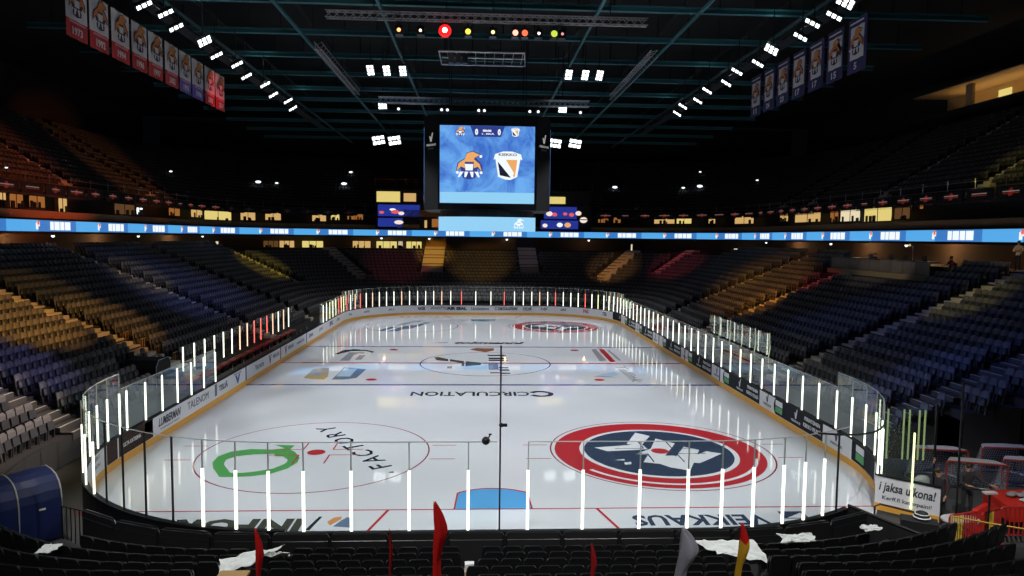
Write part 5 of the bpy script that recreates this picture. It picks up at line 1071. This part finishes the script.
# ------------------------------------------------------------------ flags and cloths in the near stand
def flag(x, y, z0, zt, w, m, label, m2=None, lean=0.0):
    t = thing('furled_flag', label, 'flag', (x, y, z0))
    MB().tube([(x - lean * 1.6, y + .09, z0), (x, y + .05, zt - .12)], .014, mat('flag_pole', (.25, .18, .10), .5), 6).build('pole', t)
    b = MB(); H = min(zt - z0 - .25, 2.0); n = 24; rg = []
    for i in range(n + 1):
        f = i / n; z = zt - H * f; ww = w * (.16 + .84 * math.sin(min(1, f / .26) * PI / 2) if f < .26 else 1 - .42 * min(1, (f - .26) / .18) + .30 * max(0, f - .5)); cx = x - lean * f * 1.6 - w * .3 + ww * .5
        rg.append([(cx + ww * .5 * math.cos(a) * (1 + .18 * math.sin(3 * a + f * 7)), y + ww * .30 * math.sin(a) * (1 + .35 * math.sin(4 * a + f * 5)), z + .05 * math.sin(2 * a + f * 4)) for a in np.linspace(0, 2 * PI, 17)])
    for i in range(n): b.strip(rg[i], rg[i + 1], (m2 if m2 and i < 4 else m))
    b.face(rg[-1], m); b.face(rg[0][::-1], m2 or m); b.build('cloth', t, True); return t
def cloth_mat(name, col, k=.45):
    m = mat(name, col, .7, noise=.15, nscale=5); nt = m.node_tree; tr = nt.nodes.new('ShaderNodeBsdfTranslucent'); tr.inputs[0].default_value = col + (1,); mx = nt.nodes.new('ShaderNodeMixShader'); mx.inputs[0].default_value = k
    nt.links.new(nt.nodes['Principled BSDF'].outputs[0], mx.inputs[1]); nt.links.new(tr.outputs[0], mx.inputs[2]); nt.links.new(mx.outputs[0], nt.nodes['Material Output'].inputs[0]); return m
F_RED = cloth_mat('flag_red', (.72, .012, .01)); F_DRED = cloth_mat('flag_dark_red', (.40, .01, .012)); F_GREY = cloth_mat('flag_grey', (.36, .37, .43)); F_YEL = cloth_mat('flag_yellow', (.80, .50, .03))
zf = lambda y: NZ + int((-y - NO) / NDP + .7) * NH
flag(-1.18, -6.6, zf(-6.6), 4.34, .22, F_RED, 'tall bright red furled flag near the middle of the stand')
flag(-4.17, -6.4, zf(-6.4), 3.82, .13, F_RED, 'bright red furled flag beside the left white cloth', lean=-.02)
flag(-1.98, -6.4, zf(-6.4), 3.80, .06, F_DRED, 'very thin dark red furled flag left of the tall one'); flag(1.44, -6.4, zf(-6.4), 3.52, .10, F_DRED, 'thin dark red furled flag right of the mast')
flag(3.06, -6.4, zf(-6.4), 3.78, .33, F_GREY, 'grey furled flag right of the middle', lean=.12); flag(4.05, -6.4, zf(-6.4), 3.85, .19, F_YEL, 'yellow furled flag with red top beside the right white cloth', F_RED, .1)
M_CLOTH = mat('white_cloth', (.72, .76, .74), .8, noise=.08, nscale=8)
def sheet(name, pts, label, cat, seed, th=.012, rough=.035):
    """draped sheet over seat tops: pts = 4 corner points"""
    rr = random.Random(seed); n = 26; P = [Vector(p) for p in pts]; t = MB(); g = []
    for i in range(n + 1):
        row = []
        for j in range(n + 1):
            u, v = i / n, j / n; p = (P[0] * (1 - u) + P[1] * u) * (1 - v) + (P[3] * (1 - u) + P[2] * u) * v
            q = Vector((u * 3.1 + seed, v * 2.3, seed * 1.7)); h = noise.noise(q) + .55 * noise.noise(q * 2.3) + .3 * noise.noise(q * 4.9)
            row.append(p + Vector((.10 * noise.noise(q * 1.3 + Vector((9, 0, 0))), .05 * noise.noise(q * 1.7 + Vector((0, 9, 0))), rough * 2.2 * h)))
        g.append(row)
    for i in range(n): t.strip(g[i], g[i + 1], M_CLOTH)
    for i in range(n): t.strip([p - Vector((0, 0, th)) for p in g[i + 1]], [p - Vector((0, 0, th)) for p in g[i]], M_CLOTH)
    o = t.build(name, None, True); return tag(o, label, cat)
zs = lambda k: NZ + k * NH + .86
sheet('white_sheet', [(-6.05, -2.9, zs(1) + .1), (-4.75, -2.75, zs(2) + .12), (-5.1, -3.35, zs(2) + .1), (-5.95, -3.5, zs(2) - .3)], 'crumpled white cloth lying across seats by the left aisle', 'cloth', 3)
sheet('white_sheet', [(-5.2, -2.6, zs(1) + .12), (-4.62, -2.75, zs(1) + .1), (-4.55, -3.0, zs(2) + .05), (-5.2, -3.2, zs(2) + .08)], 'raised white cloth end bunched beside the left aisle seats', 'cloth', 5)
sheet('white_sheet', [(4.55, -2.25, zs(1) + .1), (6.0, -2.2, zs(1) + .12), (6.1, -2.85, zs(2) - .35), (5.0, -2.75, zs(2) - .2)], 'crumpled white cloth spread over seats by the right aisle', 'cloth', 8)
sheet('white_sheet', [(6.75, -1.75, zs(0) + .28), (7.6, -1.75, zs(0) + .28), (7.6, -2.05, zs(0) + .22), (6.75, -2.05, zs(0) + .2)], 'white cover folded over a seat top right of the right aisle', 'cloth', 11, rough=.02)
sheet('white_sheet', [(9.0, -1.4, zs(0) + .3), (9.5, -1.3, zs(0) + .3), (9.5, -1.5, zs(0) + .25), (9.0, -1.6, zs(0) + .25)], 'small white cover on a seat near the sloping rail', 'cloth', 14, rough=.015)
sheet('white_sheet', [(-10.35, -1.95, zs(1) + .06), (-9.95, -1.95, zs(1) + .06), (-9.95, -2.35, zs(1) + .05), (-10.3, -2.35, zs(1) + .03)], 'white paper lying on a seat in front of the blue tunnel', 'paper', 17, rough=.01)
t = thing('paper_bag', 'small white and tan paper bag standing in the narrow middle aisle', 'bag', (-.68, -3.4, zf(-3.4)))
b = MB(); zz = zf(-3.4); b.hexa([(-.82, -3.5, zz), (-.54, -3.5, zz), (-.54, -3.3, zz), (-.82, -3.3, zz), (-.80, -3.5, zz + .45), (-.56, -3.5, zz + .45), (-.56, -3.32, zz + .45), (-.80, -3.32, zz + .45)], mat('tan_paper', (.5, .36, .2), .8)); b.build('body', t); MB().box((-.68, -3.4, zz + .53), (.2, .15, .16), M_CLOTH).build('top', t, label='white top')
t = thing('wood_crate', 'tan wooden box on the near seats below the left white cloth', 'box', (-5.3, -4.4, zf(-4.4))); MB().box((-5.3, -4.4, zf(-4.4) + .31), (.5, .35, .62), mat('tan_wood', (.45, .28, .12), .6)).build('body', t); MB().box((-5.3, -4.4, zf(-4.4) + .645), (.58, .4, .05), mat('tan_wood', (.45, .28, .12), .6)).build('lid', t)

# ------------------------------------------------------------------ press desk at the top of the right stand
t = thing('press_desk', 'long grey panelled press desk at the top of the right stand', 'desk', (29, 32, 6.3)); dz = 6.5
M_PANEL = mat('desk_panel', (.17, .15, .14), .7, noise=.15)
for k in range(9): MB().box((28.75, 26.7 + k * 1.4, dz + .45), (.06, 1.34, .85), M_PANEL).build('front_panel', t)
MB().box((29.05, 32.3, dz + .92), (.7, 12.8, .05), M_STEEL).build('worktop', t); MB().box((29.75, 32.3, dz - .25), (2.4, 12.8, .5), M_CONC).build('platform', t); MB().box((28.6, 32.3, dz - .16), (.25, 12.8, .36), mat('desk_kerb', (.40, .34, .2), .7)).build('kerb', t)
for k, y in enumerate((27.2, 29.3, 31.0, 33.6, 36.6)):
    g = thing('desk_monitor', 'small dark monitor on the press desk, %s from the near end' % nth(k + 1), 'monitor', (29.15, y, dz + .945)); MB().box((29.15, y, dz + 1.16), (.05, .5, .3), M_STEEL).build('screen', g); MB().box((29.2, y, dz + .99), (.2, .2, .09), M_STEEL).build('foot', g)
g = thing('desk_lamp', 'thin desk lamp rising from the press desk', 'lamp', (29.1, 28.4, dz + .945)); MB().tube([(29.1, 28.4, dz + .94), (29.1, 28.4, dz + 1.9), (29.0, 28.6, dz + 2.05)], .025, M_ALU, 5).build('arm', g); MB().ball((29.0, 28.62, dz + 2.0), .09, L_WARM, n=8).build('lamp_head', g); MB().box((29.1, 28.4, dz + .96), (.2, .2, .03), M_STEEL).build('base', g)

# ------------------------------------------------------------------ people
M_SKIN = mat('skin', (.50, .28, .19), .55); M_HAIR = mat('hair_dark', (.03, .02, .015), .6); M_EYE = mat('eye_dark', (.02, .02, .02), .3); M_LIP = mat('lip', (.4, .16, .13), .5)
def person(loc, rz, label, top, bottom, shoes, J, sleeves=True):
    """J: joint overrides. Local frame: +y is where the person faces."""
    D = dict(pel=(0, 0, .96), spi=(0, 0, 1.14), che=(0, .0, 1.36), nek=(0, .0, 1.52), hd=(0, .025, 1.62), top=(0, .015, 1.73))
    for s, n in ((-1, 'l'), (1, 'r')):
        D.update({n + 'sh': (s * .18, 0, 1.44), n + 'el': (s * .25, .02, 1.16), n + 'wr': (s * .26, .12, .92), n + 'ha': (s * .26, .16, .84), n + 'hip': (s * .10, 0, .90), n + 'kn': (s * .11, .03, .50), n + 'an': (s * .11, -.01, .10), n + 'to': (s * .12, .16, .04)})
    D.update(J)
    names = list(D); idx = {n: i for i, n in enumerate(names)}
    E = [('pel', 'spi'), ('spi', 'che'), ('che', 'nek'), ('nek', 'hd'), ('hd', 'top')]
    for n in 'lr': E += [('che', n + 'sh'), (n + 'sh', n + 'el'), (n + 'el', n + 'wr'), (n + 'wr', n + 'ha'), ('pel', n + 'hip'), (n + 'hip', n + 'kn'), (n + 'kn', n + 'an'), (n + 'an', n + 'to')]
    rad = dict(pel=(.155, .11), spi=(.14, .10), che=(.17, .115), nek=(.055, .055), hd=(.085, .10), top=(.065, .075))
    R = {'sh': .068, 'el': .048, 'wr': .032, 'ha': (.04, .022), 'hip': .095, 'kn': .062, 'an': .045, 'to': .04}
    V = [Vector(D[n]) for n in names]; rr = [rad[n] if n in rad else R[n[1:]] for n in names]; edges = [(idx[a], idx[c]) for a, c in E]
    for n in 'lr':   # five fingers on each hand
        w, h = Vector(D[n + 'wr']), Vector(D[n + 'ha']); d = (h - w).normalized(); side = d.cross(Vector((1, 0, 0)) if abs(d.x) < .8 else Vector((0, 0, 1))).normalized()
        for f, (o_, ln) in enumerate(((-.030, .065), (-.010, .075), (.010, .070), (.028, .055))):
            i0 = len(V); V.append(h + side * o_ + d * .03); V.append(h + side * o_ + d * (.03 + ln * .6)); V.append(h + side * o_ + d * (.03 + ln) + Vector((0, .01, 0))); rr += [.010, .009, .008]; edges += [(idx[n + 'ha'], i0), (i0, i0 + 1), (i0 + 1, i0 + 2)]
        i0 = len(V); V.append(h - d * .02 + side * -.05); V.append(h + d * .03 + side * -.065); rr += [.012, .009]; edges += [(idx[n + 'ha'], i0), (i0, i0 + 1)]
    me = bpy.data.meshes.new('person_body'); bm = bmesh.new(); sk = bm.verts.layers.skin.verify()
    vs = []
    for i, (p, r) in enumerate(zip(V, rr)):
        v = bm.verts.new(p); r = r if isinstance(r, tuple) else (r, r); v[sk].radius = r; v[sk].use_root = (i == 0); vs.append(v)
    for a, c in edges: bm.edges.new((vs[a], vs[c]))
    bm.to_mesh(me); bm.free(); o = bpy.data.objects.new('tmp', me); COL.objects.link(o)
    o.modifiers.new('s', 'SKIN').use_smooth_shade = True; m = o.modifiers.new('u', 'SUBSURF'); m.levels = 1; m.render_levels = 1
    dg = bpy.context.evaluated_depsgraph_get(); me2 = bpy.data.meshes.new_from_object(o.evaluated_get(dg)); bpy.data.objects.remove(o)
    me2.materials.clear()
    for q in (top, bottom, M_SKIN, shoes): me2.materials.append(q)
    P = {n: Vector(D[n]) for n in names}; P['nk2'] = P['nek'].lerp(P['hd'], .55); P['ch2'] = P['che'].lerp(P['nek'], .8)
    def near(c, a, b_):
        d = b_ - a; t_ = max(0, min(1, (c - a).dot(d) / d.length_squared)); return (c - a - d * t_).length
    segs = [(('pel', 'spi'), 0), (('spi', 'che'), 0), (('nk2', 'hd'), 2), (('hd', 'top'), 2)] + [((n + a, n + c), k) for n in 'lr' for a, c, k in (('sh', 'el', 0), ('el', 'wr', 0 if sleeves else 2), ('wr', 'ha', 2), ('hip', 'kn', 1), ('kn', 'an', 1), ('an', 'to', 3))] + [(('pel', 'lhip'), 1), (('pel', 'rhip'), 1), (('che', 'lsh'), 0), (('che', 'rsh'), 0), (('che', 'ch2'), 0)]
    hv = {n: P[n + 'ha'] for n in 'lr'}
    for f in me2.polygons:
        c = f.center; best = min(segs, key=lambda s: near(c, P[s[0][0]], P[s[0][1]]))[1]
        if any((c - hv[n]).length < .13 and (c - P[n + 'wr']).length > .05 for n in 'lr'): best = 2
        f.material_index = best; f.use_smooth = True
    t = bpy.data.objects.new('person', me2); COL.objects.link(t); t.location = loc; t.rotation_euler = (0, 0, rz); tag(t, label, 'person')
    H = P['hd']; T_ = P['top']; upv = (T_ - P['nek']).normalized(); fwd = Vector((0, 1, 0)); fwd = (fwd - upv * fwd.dot(upv)).normalized(); sd = fwd.cross(upv); c = (H + T_) / 2 - upv * .01
    def part(mb, name, smooth=True):
        me3 = bpy.data.meshes.new(name); me3.from_pydata(mb.v, [], mb.f)
        for q in mb.mats: me3.materials.append(q)
        me3.polygons.foreach_set('material_index', mb.m); me3.polygons.foreach_set('use_smooth', [smooth] * len(mb.f)); oo = bpy.data.objects.new(name, me3); COL.objects.link(oo); oo.parent = t
    b = MB(); b.ball(c + upv * .035 - fwd * .018, .105, M_HAIR, (.92, 1.05, 1.0), 14); part(b, 'hair')
    b = MB(); b.ball(c + fwd * .098 - upv * .005, .017, M_SKIN, (.8, 1, 1.5), 8); part(b, 'nose')
    for s in (-1, 1):
        b = MB(); b.ball(c + fwd * .088 + sd * (s * .034) + upv * .012, .013, M_EYE, (1.2, .6, .8), 8); part(b, 'eye'); b = MB(); b.ball(c + sd * (s * .09) - fwd * .005, .028, M_SKIN, (.4, .8, 1.2), 8); part(b, 'ear')
    b = MB(); b.ball(c + fwd * .086 - upv * .052, .014, M_LIP, (1.9, .5, .5), 8); part(b, 'mouth')
    return t
M_JACK = mat('jacket_black', (.03, .03, .035), .8); M_TROU = mat('trousers_dark', (.025, .026, .03), .8); M_SHOE = mat('shoe_black', (.015, .015, .015), .5); M_SHIRT = mat('shirt_cream', (.62, .50, .34), .8); M_REDJ = mat('jacket_dark_red', (.14, .02, .02), .8)
person((13.95, 2.75, 0), 1.9, 'person in dark clothes with one arm raised beside the white gate', M_JACK, M_TROU, M_SHOE, dict(rel=(.20, .18, 1.62), rwr=(.12, .22, 1.86), rha=(.10, .24, 1.95), spi=(0, .02, 1.13), che=(0, .06, 1.34), nek=(0, .12, 1.49), hd=(0, .17, 1.57), top=(0, .19, 1.68)))
person((14.95, 2.95, 0), 2.95, 'person in black jacket reaching an arm out in front of the goals', M_JACK, M_TROU, M_SHOE, dict(lel=(-.38, .14, 1.26), lwr=(-.52, .34, 1.22), lha=(-.56, .42, 1.22), rel=(.26, .12, 1.2), rwr=(.12, .26, 1.15), rha=(.06, .30, 1.15)))
person((30.9, 21.3, ZT), 2.0, 'person in cream shirt standing arms folded at the right end of the concourse', M_SHIRT, M_TROU, M_SHOE, dict(lel=(-.27, .06, 1.2), lwr=(-.02, .2, 1.24), lha=(.06, .2, 1.25), rel=(.27, .06, 1.18), rwr=(.03, .24, 1.18), rha=(-.05, .24, 1.19)))
SIT = {}
for s, n in ((-1, 'l'), (1, 'r')): SIT.update({n + 'hip': (s * .1, .04, .46), n + 'kn': (s * .12, .46, .48), n + 'an': (s * .12, .44, .10), n + 'to': (s * .13, .60, .04), n + 'sh': (s * .18, 0, .98), n + 'el': (s * .25, .14, .74), n + 'wr': (s * .16, .36, .72), n + 'ha': (s * .14, .43, .73)})
SIT.update(pel=(0, 0, .5), spi=(0, 0, .68), che=(0, 0, .90), nek=(0, .01, 1.06), hd=(0, .035, 1.16), top=(0, .025, 1.27))
for y, lab, tp in ((34.6, 'person in dark top seated at the far part of the press desk', M_JACK), (25.9, 'person in dark red top seated at the near end of the press desk', M_REDJ)):
    person((30.1, y, dz), PI / 2, lab, tp, M_TROU, M_SHOE, SIT)
    g = thing('office_chair', 'dark chair under the %s' % lab[:30].replace('person', 'person')[:24], 'chair', (30.1, y, dz)); g['label'] = 'dark chair under the seated %s' % lab.split('person ')[1].split(' seated')[0].replace('in ', 'person in ')
    MB().box((30.12, y, dz + .38), (.44, .44, .06), M_STEEL).build('seat', g); MB().box((30.36, y, dz + .68), (.05, .42, .45), M_STEEL).build('backrest', g)
    for q in ((-.17, -.17), (.17, -.17), (.17, .17), (-.17, .17)): MB().tube([(30.12 + q[0], y + q[1], dz), (30.12 + q[0], y + q[1], dz + .36)], .02, M_STEEL, 5).build('leg', g)

# ------------------------------------------------------------------ lights: the hall's floodlights and coloured heads, with added fill lamps among them
def spot(name, p, aim, w, ang, blend=.5, col=(1, 1, 1), r=.25):
    l = bpy.data.lights.new(name, 'SPOT'); l.energy = w; l.spot_size = math.radians(ang); l.spot_blend = blend; l.color = col; l.shadow_soft_size = r
    o = bpy.data.objects.new(name, l); COL.objects.link(o); o.location = p; o.rotation_euler = (Vector(aim) - Vector(p)).to_track_quat('-Z', 'Y').to_euler(); return o
KEY = 6500; BST = 4.0
for sx in (-1, 1):
    for y in (4.5, 13, 21.5, 30, 38.5, 47, 55.5): spot('flood_spot', (sx * 16.6, y, 19.6), (sx * 2.4, min(max(y, 6), 54), 0), KEY, 62, .42, (.97, .985, 1.0), .22)
HN, HF = (-2.5, 12.4, 17), (3, 12.4, 17)
for p, aim, w, ang, col in ((HN, (-25, 17.5, 4.4), 6800, 20, (1, .47, .10)), (HN, (-22, 23, 3.2), 3400, 15, (1, .47, .10)), (HN, (-25.5, 23.5, 5.0), 1600, 12, (1, .55, .1)), (HN, (-19.5, 6.5, 2.2), 5500, 26, (1, .78, .66)), (HN, (-20.5, 12.0, 3), 1500, 16, (.42, .38, 1)),
    (HF, (24.5, 43, 4.6), 8500, 17, (1, .40, .06)), (HF, (22, 36, 3.6), 7000, 8, (1, .36, .04)), (HF, (25, 46.3, 5), 5000, 6, (1, .5, .06)), (HF, (26.5, 36.6, 5.4), 3800, 6.5, (1, .05, .06)), (HF, (29, 31, 6.9), 1500, 11, (1, .8, .6)), (HF, (27, 18.8, 5.2), 2000, 11, (.85, .72, .2)),
    ((-5, 33, 17.4), (-6.4, 74.5, 6.5), 11000, 8, (1, .50, .06)), ((-1, 33, 17.4), (-.3, 73, 5), 4200, 14, (1, .55, .12)), ((-5, 33, 17.4), (-11, 72, 5), 1900, 14, (1, .14, .18)), ((5, 33, 17.4), (17, 71, 4.5), 5200, 11, (1, .45, .12)), ((5, 33, 17.4), (25.5, 69, 4.5), 3600, 12, (1, .10, .16)), ((5, 33, 17.4), (6, 74, 6.5), 700, 8, (.55, .42, .75)),
    ((-5, 33, 17.4), (-25.5, 62.3, 4.7), 6500, 11, (1, .72, .08)), (HN, (-26.5, 36.2, 5), 3200, 10, (1, .72, .12)),
    ((-3.2, 29, 8.9), (-42, 37, 17), 6500, 30, (1, .17, .035)), ((-3.2, 31, 8.9), (-38, 57, 15.5), 6000, 15, (1, .28, .05)), (HF, (36.5, 28.5, 14), 3200, 9, (.80, .66, .15)), (HF, (38, 23.2, 15), 3000, 8, (.80, .66, .15)), (HF, (31.5, 22, 8), 1000, 5, (1, .75, .45)),  # under-scoreboard spots are added to light the upper left seats
    ((-3, 30, 17.4), (-21, 37, 3.0), 1500, 40, (.28, .34, 1)), ((3, 30, 17.4), (20, 20, 2.5), 620, 46, (.13, .21, .95)), ((4, 14, 17.4), (19.5, 9, 2.5), 1000, 30, (.16, .26, 1)),
    ((-7, 34.5, 17.2), (-22, 40.9, 20.3), 1500, 13, (1, .05, .06)), ((2, 13, 17.4), (-22, 31, 20.4), 380, 46, (.9, .8, .8)), ((-2, 13, 17.4), (22, 31, 20.4), 360, 46, (.85, .8, .9)),
    ((-6, -12, 17), (-4, -3.2, 1.5), 1500, 62, (1, .97, .94)), ((6, -12, 17), (6, -3.2, 1.5), 1500, 62, (1, .97, .94)), ((9, -8, 17), (15, 2.6, 0.6), 1500, 30, (1, .95, .9)), ((-9, -8, 17), (-13.5, 5.5, .5), 900, 20, (1, .8, .35))):  # unseen house spots added above the near stand, gate lane and left corner
    spot('stage_and_fill_spot', p, aim, w * BST, ang, .7, col, .12)
for x, y in ((-16.8, 23.7), (-16.8, 36), (-16.8, 47.8), (16.8, 23.7), (16.8, 36), (16.8, 47.8)):  # added point lamps brighten the beams in place of floodlight spill
    l = bpy.data.lights.new('flood_spill', 'POINT'); l.energy = 14; l.color = (.85, 1, 1); l.shadow_soft_size = .1; lo = bpy.data.objects.new('flood_spill', l); COL.objects.link(lo); lo.location = (x, y - .5, 21.45)
for x, y in CL + [(-33.2, 25), (33.2, 22)]:  # added warm fill for the concourse wall, set back from the downlights
    l = bpy.data.lights.new('concourse_fill', 'POINT'); l.energy = 110 if y < 70 else 14; l.color = (1, .55, .25); l.shadow_soft_size = .15; lo = bpy.data.objects.new('concourse_fill', l); COL.objects.link(lo); lo.location = (x, y, 8.35)
W_ = bpy.data.worlds.new('hall'); SC.world = W_; W_.use_nodes = True; W_.node_tree.nodes['Background'].inputs[0].default_value = (.5, .6, .8, 1); W_.node_tree.nodes['Background'].inputs[1].default_value = .0015
